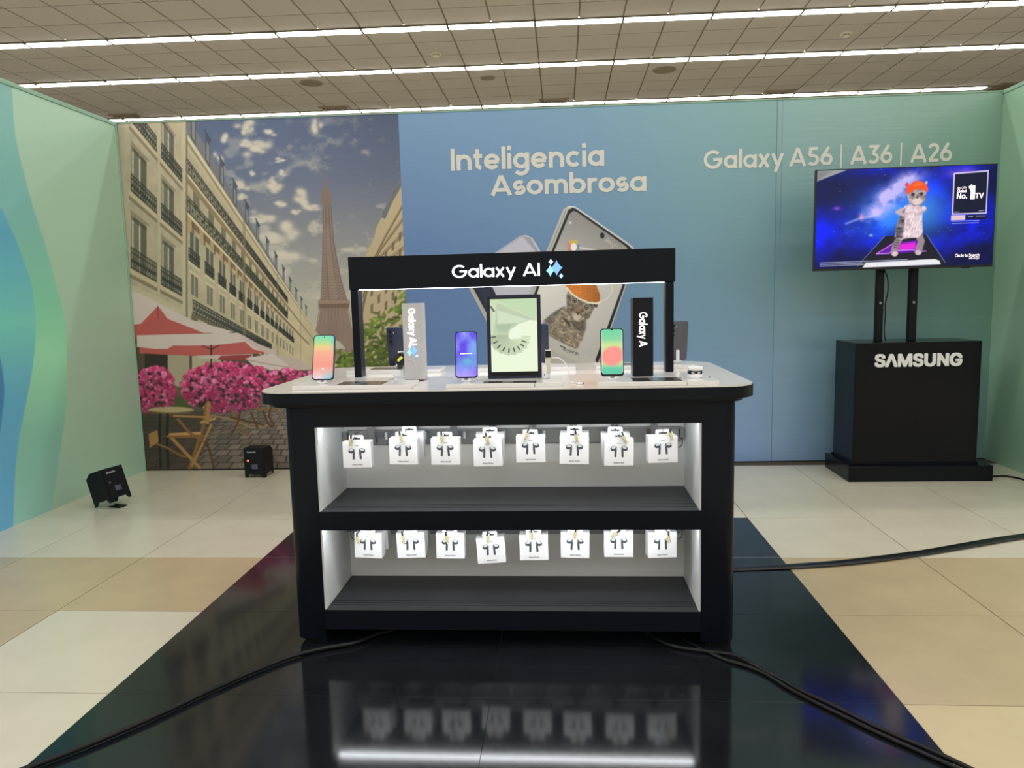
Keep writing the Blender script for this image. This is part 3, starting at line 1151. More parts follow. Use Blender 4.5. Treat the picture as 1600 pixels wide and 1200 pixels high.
# bistro table and folding chairs
WD, WD2, WDD = (168, 128, 76), (138, 98, 56), (92, 62, 38)
mu.ell(267, 641, 35, 5.5, (176, 154, 112))
mu.ell(267, 644.5, 35, 5, (104, 84, 58), 0.8)
mu.ell(267, 640, 34, 4.4, (186, 164, 124))
for u in (250, 262):
    mu.line([(u, 648), (u - 1, 690), (u + 1, 730)], 4.0, (34, 32, 30))
mu.line([(236, 690), (262, 700), (285, 713), (300, 714)], 3.2, WD2)
mu.line([(330, 649), (366, 656), (392, 668), (420, 664)], 3.2, (154, 128, 92))
for (a, w, c) in (([(322, 632), (318, 665), (300, 720), (296, 732)], 5.0, WD2), ([(330, 664), (318, 690), (300, 728)], 4.0, WD), ([(268, 684), (300, 718), (312, 731)], 5.0, WD), ([(322, 690), (330, 712), (334, 730)], 3.6, WDD),
                  ([(266, 679), (312, 677)], 4.4, (196, 156, 98)), ([(262, 682), (316, 682)], 4.0, WD2), ([(272, 650), (330, 652)], 3.2, WD), ([(314, 660), (336, 654)], 3.4, (190, 150, 92)), ([(326, 630), (324, 660)], 6.0, WD), ([(278, 655), (296, 676), (318, 690)], 4.0, WD2)):
    mu.line(a, w, c)
mu.poly([(232, 678), (246, 672), (248, 690), (234, 700)], WD)
for (a, w) in (([(362, 640), (372, 665), (386, 680)], 3.4), ([(376, 640), (372, 660), (362, 678)], 3.0), ([(392, 645), (402, 668)], 3.0), ([(410, 640), (418, 660), (425, 668)], 3.0), ([(400, 640), (430, 640)], 3.2), ([(424, 632), (420, 650), (428, 666)], 3.0), ([(404, 628), (440, 630)], 3.4), ([(360, 652), (412, 664)], 3.0)):
    mu.line(a, w, WD2 if w > 3.1 else WDD)
# greenery on the right
for k in range(420):
    u = 528 + rng.random() * 110
    lim = 560 - (u - 528) * 1.1 - 14 * math.sin(u / 9)
    v = lim + rng.random() ** 0.8 * (590 - lim)
    if v < 440:
        continue
    lit = 0.55 + 0.6 * rng.random() * np.clip(1.25 - (v - lim) / 110, 0.25, 1)
    mu.ell(u, v, 5.0 + 2 * rng.random(), 2.2, np.array((112, 136, 52)) * lit, 0.9, 1.2, rot=rng.normal(0, 0.9))
o = mu.build('mural_print', m_print, wall_back, gain=INK)
o['label'] = 'street mural with tall iron tower, pale houses, parasols and pink flowers'


# -- the blue to green backdrop
def backdrop(U, V):
    t = np.clip((U - 620) / 930, 0, 1)
    s = np.clip((V - 150) / 560, 0, 1)
    top = ramp(t, [(0, (112, 146, 180)), (0.3, (116, 152, 178)), (0.5, (122, 162, 168)), (0.75, (130, 164, 158)), (1, (120, 152, 134))])
    mid = ramp(t, [(0, (88, 116, 162)), (0.3, (98, 132, 170)), (0.5, (104, 140, 160)), (0.75, (104, 138, 140)), (1, (100, 134, 120))])
    bot = ramp(t, [(0, (92, 118, 164)), (0.3, (108, 138, 182)), (0.6, (124, 152, 192)), (0.8, (112, 144, 160)), (1, (102, 136, 130))])
    return np.where((s < 0.5)[..., None], lerp(top, mid, s * 2), lerp(mid, bot, s * 2 - 1))


m_sheen = print_mat('wall_print_glossier', rough=0.24, bump=0.10, bscale=(0.6, 0.6, 7.0), spec=0.6)
for (xa, xb, na, mm) in ((MX, 1.452, 64, m_print), (1.452, XR, 40, m_sheen)):
    P = grid(lambda x, z: (x, WY + WA * x, z), xa, xb, na, 0.0, WALL_H, 56)
    bd = Art(P, image_px(P))
    bd.fill(backdrop)
    bd.build('backdrop_print', mm, wall_back, gain=INK2)
# seams between the backdrop's fabric panels
m_seam = mat('fabric_seam', (112, 138, 142), rough=0.5)
for x in (1.452,):
    obj('fabric_seam', prism([(x - .002, wall_y(x) - .0015), (x + .002, wall_y(x) - .0015), (x + .002, wall_y(x) + .002), (x - .002, wall_y(x) + .002)], 0, WALL_H, 'xy'), m_seam, wall_back)
for x in (1.486,):
    obj('fabric_seam', prism([(x - .001, wall_y(x) - .001), (x + .001, wall_y(x) - .001), (x + .001, wall_y(x) + .002), (x - .001, wall_y(x) + .002)], 1.4, WALL_H, 'xy'), m_seam, wall_back)
obj('top_hem', prism([(XL, wall_y(XL) - .004), (XR, wall_y(XR) - .004), (XR, wall_y(XR) + .05), (XL, wall_y(XL) + .05)], WALL_H - 0.003, WALL_H + 0.004, 'xy'), m_edge, wall_back)
# dark gap along the foot of the back wall
obj('foot_gap', prism([(XL, wall_y(XL) - .002), (XR, wall_y(XR) - .002), (XR, wall_y(XR) + .002), (XL, wall_y(XL) + .002)], 0, 0.006, 'xy'), mat('gap_dark', (40, 38, 36), rough=0.9), wall_back)

PHK = 1.32
# -- the two printed phones
P = grid(lambda x, z: (x, WY + WA * x, z), -0.73, 0.60, 340, 0.42, 1.86, 366)
ph = Art(P, image_px(P))
ph.fill(lambda U, V: np.full(U.shape + (3,), -1.0))
# left phone, seen from behind
ph.poly([(812, 369), (822, 367), (832, 372), (838, 381), (850, 402), (846, 450), (830, 560), (805, 640), (764, 509), (731, 446), (738, 428), (772, 396)], (186, 186, 200), 1, 1)
ph.poly([(818, 371), (828, 371), (848, 404), (846, 420), (836, 392)], (150, 150, 166), 0.9, 1)
ph.line([(772, 398), (812, 371), (822, 370), (830, 375), (842, 397)], 1.0, (150, 148, 160))
ph.poly([(731, 446), (739, 449), (768, 505), (800, 590), (805, 640), (764, 509)], (176, 172, 160), 1, 1)
ph.poly([(738, 448), (769, 448), (775, 460), (790, 560), (800, 600), (766, 500)], (30, 36, 56), 1, 1)
ph.poly([(748, 452), (764, 452), (776, 500), (772, 510)], (44, 50, 72), 0.8, 3)
# right phone: metal frame, black rim, lit face
fr = [(880, 327), (887, 322.5), (897, 322), (905, 327), (984, 381), (991, 389), (990, 398), (978, 447), (937, 566), (926, 600), (900, 680), (770, 640), (784, 575), (830, 450), (853, 394)]
ph.poly(fr, (178, 176, 172), 1, 1)
ph.line([(884, 329), (857, 394), (834, 452)], 1.0, (120, 118, 116), 0.8)
ph.line([(887, 323), (898, 323), (990, 388)], 1.4, (222, 222, 220), 0.9)
rim = [(888, 328), (895, 324.5), (901, 327), (983, 384), (988.5, 391), (987, 400), (976, 447), (934.5, 566), (922, 604), (895, 680), (780, 640), (795, 575), (838, 450), (862, 392)]
ph.poly(rim, (22, 26, 34), 1, 1)


def face(U, V):
    t = np.clip((V - 335) / 240, 0, 1)
    s = np.clip((U - 850) / 130, 0, 1)
    c = ramp(t, [(0, (140, 138, 138)), (0.25, (172, 170, 168)), (0.45, (208, 206, 200)), (1, (172, 170, 166))])
    return c * (1.06 - 0.20 * s[..., None] * np.clip(1.2 - t, 0, 1)[..., None])


scr = [(890, 334), (896, 329.5), (901, 331), (978, 385), (983, 392), (982, 400), (972, 447), (929, 566), (918, 600), (893, 672), (786, 636), (800, 575), (842, 450), (866, 392)]
ph.poly(scr, face, 1, 1)
ph.ell(941, 368, 3.4, 4.6, (18, 22, 30), 1, 1)
ph.line([(889, 346), (893, 350)], 1.0, (224, 222, 218))
ph.line([(893, 346), (889, 350)], 1.0, (224, 222, 218))
for a0, c in ((2.6, (206, 120, 104)), (3.6, (206, 120, 104)), (4.3, (206, 176, 84)), (5.2, (206, 176, 84)), (0.2, (96, 128, 196)), (1.4, (104, 150, 96))):
    ph.ell(896 + 6 * math.cos(a0), 385 + 7 * math.sin(a0), 4.4, 4.4, c, 0.75, 2.5)
ph.ell(896.5, 386, 4.8, 6, (232, 230, 224), 1, 1)
ph.line([(906, 387), (930, 391)], 2.5, (220, 218, 214), 0.8, 1.6)


def fur(base, dark, su, sv, ang):
    c, s = math.cos(ang), math.sin(ang)

    def f(U, V):
        x, y = U * c + V * s, -U * s + V * c
        n = fbm(x / su, y / sv, 4)
        g = fbm(x / 1.6 + 40, y / 4.0, 2)
        return lerp(dark, base, np.clip((n - 0.32) * 2.6, 0, 1)) * (0.8 + 0.42 * g[..., None])
    return f


# the printed kitten: shoulders, chest, head
ph.poly([(846, 512), (850, 500), (866, 487), (882, 478), (894, 490), (884, 520), (872, 540), (850, 528)], fur((136, 130, 126), (92, 88, 86), 4.5, 2.0, 0.7), 1, 3)
ph.poly([(880, 480), (915, 500), (916, 512), (910, 530), (902, 545), (896, 548), (852, 520), (868, 495)], fur((172, 156, 134), (112, 102, 90), 4.5, 2.0, 0.5), 1, 3)
ph.poly([(892, 494), (916, 500), (914, 514), (906, 518), (896, 514)], (70, 64, 60), 0.6, 4)
ph.line([(882, 498), (890, 508)], 3.5, (58, 52, 48), 0.8, 2)
ph.poly([(885, 462), (889, 452), (905, 458), (925, 472), (928, 482), (921, 497), (908, 503), (897, 500), (886, 487)], fur((156, 144, 126), (84, 76, 68), 5, 4, 0.9), 1, 2)
ph.poly([(893, 492), (903, 488), (909, 495), (903, 502), (896, 500)], (206, 196, 180), 0.85, 3)
ph.poly([(898, 474), (906, 472), (908, 486), (903, 492), (899, 488)], (150, 124, 100), 0.7, 3)
ph.poly([(899, 487), (906, 488), (903, 493)], (74, 56, 50), 1, 1)
for (u, v) in ((898, 469.5), (916.5, 480)):
    ph.ell(u, v, 5.0, 5.6, (196, 188, 170), 0.75, 1.5)
    ph.ell(u, v, 3.9, 4.4, (40, 38, 36), 1, 1)
    ph.ell(u, v, 3.0, 3.5, (126, 122, 112), 1, 1)
    ph.ell(u, v, 1.7, 2.2, (20, 20, 20), 1, 0.8)
    ph.ell(u + .4, v - 1.4, .8, .8, (236, 236, 230), 1, .6)
for k in range(4):
    ph.line([(889 + k, 484 + 3 * k), (879 + k, 486 + 4 * k)], 0.5, (220, 214, 204), 0.6)
    ph.line([(915, 492 + 2 * k), (926, 497 + 3 * k)], 0.5, (220, 214, 204), 0.6)
ph.poly([(926, 474), (934, 476), (933, 480), (928, 480)], (66, 54, 48), 1, 1.5)
# cap
ph.poly([(884, 447), (884, 440), (900, 430), (925, 432), (932, 446), (938, 462), (937, 471), (931, 473), (915, 470), (900, 462), (890, 455)],
        lambda U, V: np.array((196, 118, 48)) * (0.78 + 0.4 * fbm((U + V) / 1.8, (U - V) / 1.8, 2)[..., None]) * (1.08 - 0.25 * np.clip((U - 905) / 34, 0, 1))[..., None], 1, 1.2)
ph.line([(886, 450), (893, 459), (905, 467), (920, 473), (932, 474), (938, 472)], 2.6, (236, 226, 206), 1, 1)
ph.line([(938, 472), (948, 468), (955, 458), (957, 446), (955, 436)], 1.6, (214, 212, 206), 0.9, 1)
# search card
ph.poly([(856, 524), (866, 529), (929, 562), (934, 568), (900, 690), (780, 640)], (186, 184, 176), 1, 1)
ph.poly([(862, 548), (905, 566), (900, 585), (850, 572)], (166, 164, 156), 0.5, 2)
ph.line([(876, 540.5), (883, 544)], 1.8, (66, 62, 58), 1, 0.8)
bgc = backdrop(ph.U, ph.V)
# where a soft edge mixed with the unpainted ground, let the ground be the backdrop
base = Art(P, (ph.U, ph.V))
for shp in ([(812, 369), (822, 367), (832, 372), (838, 381), (850, 402), (846, 450), (830, 560), (805, 640), (764, 509), (731, 446), (738, 428), (772, 396)], fr):
    base.poly(shp, (255, 255, 255), 1, 1)
cov = base.C[..., :1] / 255.0
ink = np.where(cov > 0.02, (ph.C + (1 - cov)) / np.maximum(cov, 0.02), 0)
ph.C = np.clip(ink, 0, 255) * cov + bgc * (INK2 / PHK) ** 0.42 * (1 - cov)
keep = cov[..., 0] > 0.0
kk = keep.copy()
kk[1:] |= keep[:-1]
kk[:-1] |= keep[1:]
kk[:, 1:] |= keep[:, :-1]
kk[:, :-1] |= keep[:, 1:]
o = ph.build('phone_print', m_print, wall_back, keep=kk, gain=PHK, offset=(0, -0.0012, 0))
o['label'] = 'printed phones, one showing a kitten in an orange cap'

# -- lettering on the back wall
m_ltr = mat('print_white', (226, 224, 214), rough=0.4, vary=0.02)


def on_back(x, y, z):
    return (x, wall_y(x) + y - 0.0004, z)


lettering('slogan_lettering', 'Inteligencia', -0.745, 0.300, 2.068, 2.214, m_ltr, wall_back, on_back, sharp=0.18)
lettering('slogan_lettering', 'Asombrosa', -0.478, 0.584, 1.893, 2.030, m_ltr, wall_back, on_back, sharp=0.18)
for body, x0, x1 in (('Galaxy', 0.968, 1.500), ('A56', 1.535, 1.822), ('A36', 1.937, 2.213), ('A26', 2.330, 2.601)):
    lettering('model_lettering', body, x0, x1, 2.024, 2.146, m_ltr, wall_back, on_back, sharp=0.17)
for x in (1.877, 2.269):
    obj('divider_line', box(x - 0.005, x + 0.005, wall_y(x) - 0.0022, wall_y(x) - 0.0004, 2.005, 2.155), m_ltr, wall_back)


def on_phone(x, y, z):
    a = -0.62
    return (0.345 + x * math.cos(a) - z * math.sin(a), wall_y(0.34) - 0.002 + y, 1.548 + x * math.sin(a) + z * math.cos(a))


lettering('phone_print_lettering', 'Google', -0.045, 0.05, -0.012, 0.018, m_ltr, wall_back, on_phone, thick=0.0008)


def on_card(x, y, z):
    a = -0.33
    return (0.03 + x * math.cos(a) - z * math.sin(a), wall_y(0.0) - 0.002 + y, 0.82 + x * math.sin(a) + z * math.cos(a))


lettering('phone_print_lettering', 'to your se', -0.03, 0.085, -0.01, 0.012, mat('print_grey', (104, 100, 96)), wall_back, on_card, thick=0.0008)

# -- side walls
P = grid(lambda y, z: (np.full_like(y, XL), y, z), YLW, wall_y(XL), 340, 0.0, WALL_H, 260)
sw = Art(P, image_px(P))
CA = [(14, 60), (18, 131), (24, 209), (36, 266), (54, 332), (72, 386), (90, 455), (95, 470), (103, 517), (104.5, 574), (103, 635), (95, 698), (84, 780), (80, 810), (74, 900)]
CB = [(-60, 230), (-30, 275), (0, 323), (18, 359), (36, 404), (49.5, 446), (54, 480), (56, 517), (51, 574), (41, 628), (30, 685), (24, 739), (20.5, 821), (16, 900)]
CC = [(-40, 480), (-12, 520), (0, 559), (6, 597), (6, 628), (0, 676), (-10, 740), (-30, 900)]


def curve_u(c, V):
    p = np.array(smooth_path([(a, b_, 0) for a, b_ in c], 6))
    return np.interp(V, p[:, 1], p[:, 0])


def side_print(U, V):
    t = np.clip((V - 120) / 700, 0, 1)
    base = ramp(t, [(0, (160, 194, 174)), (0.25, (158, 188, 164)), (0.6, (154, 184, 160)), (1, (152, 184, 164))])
    b1 = ramp(t, [(0, (122, 172, 164)), (0.3, (118, 174, 166)), (0.5, (122, 190, 156)), (0.62, (140, 204, 162)), (0.8, (124, 176, 156)), (1, (134, 182, 172))])  # printed band; its bright middle is partly lamp glow painted into the ink
    b2 = ramp(t, [(0, (96, 160, 176)), (0.35, (90, 160, 184)), (0.55, (110, 188, 176)), (0.72, (90, 158, 184)), (1, (96, 158, 196))])  # printed blue band, the same glow on the wall painted in at mid-height
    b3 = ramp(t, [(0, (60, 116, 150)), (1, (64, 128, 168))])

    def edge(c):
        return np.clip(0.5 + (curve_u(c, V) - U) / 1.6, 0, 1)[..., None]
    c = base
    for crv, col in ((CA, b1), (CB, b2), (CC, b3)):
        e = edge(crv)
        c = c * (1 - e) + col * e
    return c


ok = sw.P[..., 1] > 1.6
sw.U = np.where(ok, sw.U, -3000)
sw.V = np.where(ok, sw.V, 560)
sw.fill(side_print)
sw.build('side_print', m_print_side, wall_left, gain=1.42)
obj('top_hem', box(XL - 0.05, XL + 0.006, YLW, wall_y(XL), WALL_H - 0.02, WALL_H + 0.006, bev=0.003), m_edge, wall_left)
obj('corner_hem', box(XL - 0.002, XL + 0.010, wall_y(XL) - 0.012, wall_y(XL) - 0.002, 0.0, WALL_H, bev=0.003), m_edge, wall_left)
P = grid(lambda y, z: (np.full_like(y, XR), y, z), YRW, wall_y(XR), 40, 0.0, WALL_H, 40)
sw = Art(P, image_px(P))
yy_ = P[..., 1]
zz_ = P[..., 2] / WALL_H
sw.C = lerp((124, 158, 136), (146, 178, 154), np.clip(0.3 + 0.5 * np.sin(yy_ * 1.3 + zz_ * 2), 0, 1))
sw.build('side_print', m_print_side, wall_right, gain=1.5)
obj('top_hem', box(XR - 0.006, XR + 0.05, YRW, wall_y(XR), WALL_H - 0.02, WALL_H + 0.006, bev=0.003), m_edge, wall_right)
# ================================================================== the display counter
m_black = mat('black_laminate', (14, 19, 28), rough=0.28, vary=0.10, scale=3.0, spec=0.16)
m_black2 = mat('black_matt', (18, 20, 24), rough=0.5, vary=0.08, scale=5.0, spec=0.2)
m_shelf = mat('shelf_black', (46, 49, 52), rough=0.5, vary=0.10, scale=6.0)
m_top = mat('counter_white', (226, 222, 214), rough=0.10, vary=0.03, scale=3.0, spec=0.55)
m_liner = mat('liner_white', (226, 228, 226), rough=0.45, vary=0.03)
m_backp = mat('back_panel_grey', (226, 226, 222), rough=0.5, vary=0.04, scale=3.0)
m_led = mat('led_strip', (245, 250, 255), emit=46.0, vary=0.0)
m_rail = mat('rail_metal', (150, 154, 156), rough=0.32, metal=0.8)
m_brown = mat('rail_slot_brown', (104, 86, 76), rough=0.7)
m_steel = mat('hook_steel', (190, 192, 196), rough=0.25, metal=1.0)

ki = empty('display_counter', (-0.20, 2.80, 0))
tag(ki, 'black display counter with white top, lit shelves and rounded corners', 'display counter')
KX0, KX1 = -0.952, 0.562             # outside of the side panels
OX0, OX1 = -0.846, 0.449             # the open bay between them
YF, YB = 2.40, 3.20                  # front and back of the body
YP = 2.712                           # face of the panel at the back of the bay
TX0, TX1, TY0, TY1 = -1.045, 0.627, 2.365, 3.255
obj('countertop_edge', prism(rrect(TX0, TX1, TY0, TY1, 0.11, 10), 0.860, 0.898, 'xy', bev=0.003), m_black, ki, world=True, smooth=True)
obj('countertop', prism(rrect(TX0 + .002, TX1 - .002, TY0 + .002, TY1 - .002, 0.108, 10), 0.898, 0.902, 'xy', bev=0.001), m_top, ki, world=True)
obj('countertop_underside', prism(rrect(TX0 + .035, TX1 - .035, TY0 + .025, TY1 - .035, 0.08, 8), 0.846, 0.860, 'xy'), m_black, ki, world=True, smooth=True)
for (x0, x1, cor) in ((KX0, OX0, (1, 0, 0, 1)), (OX1, KX1, (0, 1, 1, 0))):
    obj('side_panel', prism(rrect(x0, x1, YF, YB, 0.035, 8, cor), 0.022, 0.846, 'xy', bev=0.004), m_black, ki, world=True, smooth=True)
    obj('foot', prism(rrect(x0 + .018, x1 - .004, YF + .02, YB - .02, 0.02, 4, cor), 0.0018, 0.022, 'xy'), m_black2, ki, world=True)
obj('fascia', box(OX0, OX1, YF, YF + 0.018, 0.777, 0.846), m_black, ki, world=True)
obj('back_panel', box(OX0, OX1, YP, YP + 0.012, 0.0700, 0.846), m_backp, ki, world=True)
obj('bay_ceiling', box(OX0, OX1, YF + 0.018, YP, 0.838, 0.846), m_liner, ki, world=True)
for (x0, x1) in ((OX0, OX0 + 0.006), (OX1 - 0.006, OX1)):
    obj('side_liner', box(x0, x1, YF + 0.003, YP, 0.131, 0.838), m_liner, ki, world=True)


def shelf_bm(x0, x1, z0, z1):
    y = [YF - 0.004, YF + 0.038, YF + 0.038, YF + 0.042, YF + 0.042, YF + 0.056, YF + 0.056, YF + 0.060, YF + 0.060, YF + 0.074, YF + 0.074, YF + 0.078, YF + 0.078, YP]
    z = [0, 0, -.003, -.003, 0, 0, -.003, -.003, 0, 0, -.003, -.003, 0, 0]
    pts = [(a, z1 + c) for a, c in zip(y, z)] + [(YP, z0), (YF - 0.004, z0)]
    return prism(pts, x0, x1, 'yz')


for (z0, z1) in ((0.424, 0.484), (0.068, 0.132)):
    sh = obj('shelf', shelf_bm(OX0 + 0.0065, OX1 - 0.0065, z0, z1), m_shelf, ki, world=True)
    obj('shelf_front', box(OX0 + 0.001, OX1 - 0.001, YF - 0.006, YF - 0.004, z0 - 0.005, z1 + 0.0005), m_black, sh, world=True)
for (z, nm) in ((0.7985, 'led_strip'), (0.4225, 'led_strip')):
    obj(nm, box(OX0 + 0.02, OX1 - 0.02, YF + 0.004 + (0.016 if z > .6 else 0), YF + 0.012 + (0.016 if z > .6 else 0), z - 0.003, z), m_led, ki, world=True)
# hanging rails at the back of both bays
RAILS = []
for (z, pitch) in ((0.690, 0), (0.338, 1)):
    rl = obj('hook_rail', box(OX0 + 0.022, OX1 - 0.022, YP - 0.010, YP, z - 0.036, z + 0.022, bev=0.002), m_rail, ki, world=True)
    RAILS.append(rl)
    obj('rail_lip', box(OX0 + 0.022, OX1 - 0.022, YP - 0.020, YP - 0.010, z + 0.016, z + 0.021), m_rail, rl, world=True)
    for k in range(8):
        xa = OX0 + 0.10 + k * 0.150
        obj('rail_slot', box(xa, xa + 0.062, YP - 0.0125, YP - 0.010, z - 0.010, z + 0.014), m_brown if k % 2 else mat('rail_slot_grey', (108, 116, 124), rough=0.5), rl, world=True)
        obj('rail_clip', box(xa + 0.068, xa + 0.076, YP - 0.018, YP - 0.010, z - 0.014, z + 0.012), m_liner, rl, world=True)
    for (xa, s) in ((OX0 + 0.008, 1), (OX1 - 0.008, -1)):
        bk = bmesh.new()
        box(min(xa, xa + s * 0.020), max(xa, xa + s * 0.020), YP - 0.035, YP - 0.001, z - 0.018, z + 0.018, bev=0.002, bm=bk)
        box(min(xa + s * .022, xa + s * 0.048), max(xa + s * .022, xa + s * 0.048), YP - 0.030, YP - 0.012, z - 0.016, z + 0.018, bev=0.002, bm=bk)
        obj('rail_bracket', bk, m_rail, rl, world=True)
        obj('rail_wire', tube([(xa + s * 0.008, YP - 0.012, z - 0.018), (xa + s * 0.007, YP - 0.010, z - 0.045), (xa + s * 0.02, YP - 0.006, z - 0.06)], 0.0015, 6), m_black2, rl, world=True)

# ---- boxed earbuds hanging from hooks
m_card = mat('box_card', (236, 236, 236), rough=0.55, vary=0.01)
m_ink = mat('bud_dark', (70, 74, 80), rough=0.5)
m_inkl = mat('bud_light', (214, 218, 222), rough=0.5)
m_ink2 = mat('small_print', (90, 92, 96), rough=0.6)
m_gold = mat('lock_brass', (196, 184, 142), rough=0.35, metal=0.15)
m_lockb = mat('lock_black', (40, 40, 42), rough=0.5)
m_tagw = mat('tag_white', (232, 230, 222), rough=0.5)
BW, BH, BD = 0.100, 0.092, 0.045


def bud_box(label, group):
    t = empty('earbud_box')
    tag(t, label, 'earbud box', group)
    # origin: the hole of the hanging tab; the box hangs below, its front faces -y
    zt = -0.016
    body = obj('carton', box(-BW / 2, BW / 2, -BD / 2, BD / 2, zt - BH, zt, bev=0.0008), m_card, t)
    tabp = [(-0.026, zt), (0.026, zt), (0.026, zt + 0.018)] + [(0.020 + 0.006 * math.cos(a), zt + 0.018 + 0.006 * math.sin(a)) for a in (0.5, 1.0, 1.57)] + [(-0.020 + 0.006 * math.cos(a), zt + 0.018 + 0.006 * math.sin(a)) for a in (1.57, 2.1, 2.6)] + [(-0.026, zt + 0.018)]
    tb = obj('hang_tab', prism(tabp, -BD / 2, -BD / 2 + 0.0012, 'xz'), m_card, t)
    slot = bmesh.new()
    prism(rrect(-0.015, 0.015, zt + 0.009, zt + 0.014, 0.0024, 3), -BD / 2 - 0.0003, -BD / 2 + 0.0015, 'xz', bm=slot)
    disc(0, zt + 0.0135, 0.004, -BD / 2 - 0.0003, -BD / 2 + 0.0015, 12, bm=slot)
    obj('tab_slot', slot, m_lockb, tb)
    pr = bmesh.new()
    pl = bmesh.new()
    yf = -BD / 2
    for s in (-1, 1):
        cx = s * 0.0155
        zc = zt - BH * 0.40
        M = Matrix.Translation((cx, 0, zc)) @ Matrix.Rotation(-s * 0.06, 4, 'Y') @ Matrix.Diagonal((1.22, 1, 1.22, 1))
        prism(rrect(-0.0030, 0.0030, -0.021, 0.003, 0.0028, 3), yf - 0.0006, yf, 'xz', bm=pr, M=M @ Matrix.Translation((-s * 0.0035, 0, 0)))
        disc(s * 0.001, 0.005, 0.0095, yf - 0.0008, yf, 16, 0.0072, bm=pr, M=M @ Matrix.Rotation(s * 0.35, 4, 'Y'))
        disc(s * 0.000, 0.0078, 0.0062, yf - 0.0011, yf, 14, 0.0036, bm=pl, M=M @ Matrix.Rotation(s * 0.35, 4, 'Y'))
        disc(-s * 0.0072, 0.0050, 0.0022, yf - 0.0011, yf, 10, 0.003, bm=pl, M=M)
    pi_ = obj('bud_picture', pr, m_ink, body)
    obj('bud_highlight', pl, m_inkl, body)

    def pt(x, y, z):
        return (x, yf - 0.0003 + y, z)
    lettering('name_print', 'Galaxy Buds3', -0.018, 0.018, zt - BH * 0.90, zt - BH * 0.855, m_ink2, body, pt, bold=0.02, thick=0.0003)
    lettering('maker_print', 'SAMSUNG', -0.007, 0.007, zt - BH * 0.165, zt - BH * 0.140, m_ink2, body, pt, bold=0.02, thick=0.0003)
    return t


proto = bud_box('x', 'boxed earbuds hanging on hooks in the counter')
R1 = [(-0.728, 0.618, 0.06, 0.0), (-0.561, 0.628, -0.02, 0.01), (-0.414, 0.626, 0.0, 0.0), (-0.266, 0.619, -0.03, -0.01), (-0.117, 0.631, 0.0, 0.0), (0.034, 0.624, 0.02, 0.02), (0.186, 0.617, 0.03, 0.02), (0.332, 0.626, 0.10, 0.0)]
R2 = [(-0.700, 0.289, -0.06, 0.03), (-0.551, 0.289, 0.02, -0.02), (-0.408, 0.287, 0.0, 0.01), (-0.268, 0.270, 0.04, -0.05), (-0.114, 0.281, 0.0, -0.01), (0.032, 0.289, -0.02, 0.01), (0.182, 0.292, 0.0, 0.0), (0.330, 0.290, 0.10, 0.0)]
NTH = ['leftmost', 'second from left', 'third from left', 'fourth from left', 'fifth from left', 'sixth from left', 'seventh from left', 'rightmost']
YBOX = 2.48 + BD / 2
BEHIND = {(0, 1): (0.010, 0.010, 0.05), (0, 3): (0.003, 0.012, 0.06), (0, 6): (-0.008, 0.010, -0.05), (0, 5): (0.002, 0.008, -0.03), (1, 0): (0.004, 0.012, 0.04), (1, 1): (0.002, 0.010, 0.0)}
LOCKS = [[(-0.014, .008, .10, 0), (-0.010, .008, -.25, 0), (-0.010, .008, -.02, 0), (-.004, .008, -.22, 0), (-0.006, .008, .42, 0), (0.004, .008, -.14, 0), (0.010, .008, -.40, 0), (0.024, .008, -.22, 0)],
         [(-0.040, -.004, -.06, 1), (-0.028, 0, -.16, 1), (-0.016, 0, -.18, 1), (-.006, .006, .0, 0), (-.006, .006, -.02, 0), (0.002, 0, .14, 0), (0.012, -.002, .9, 1), (0.022, -.002, .0, 1)]]
first = True
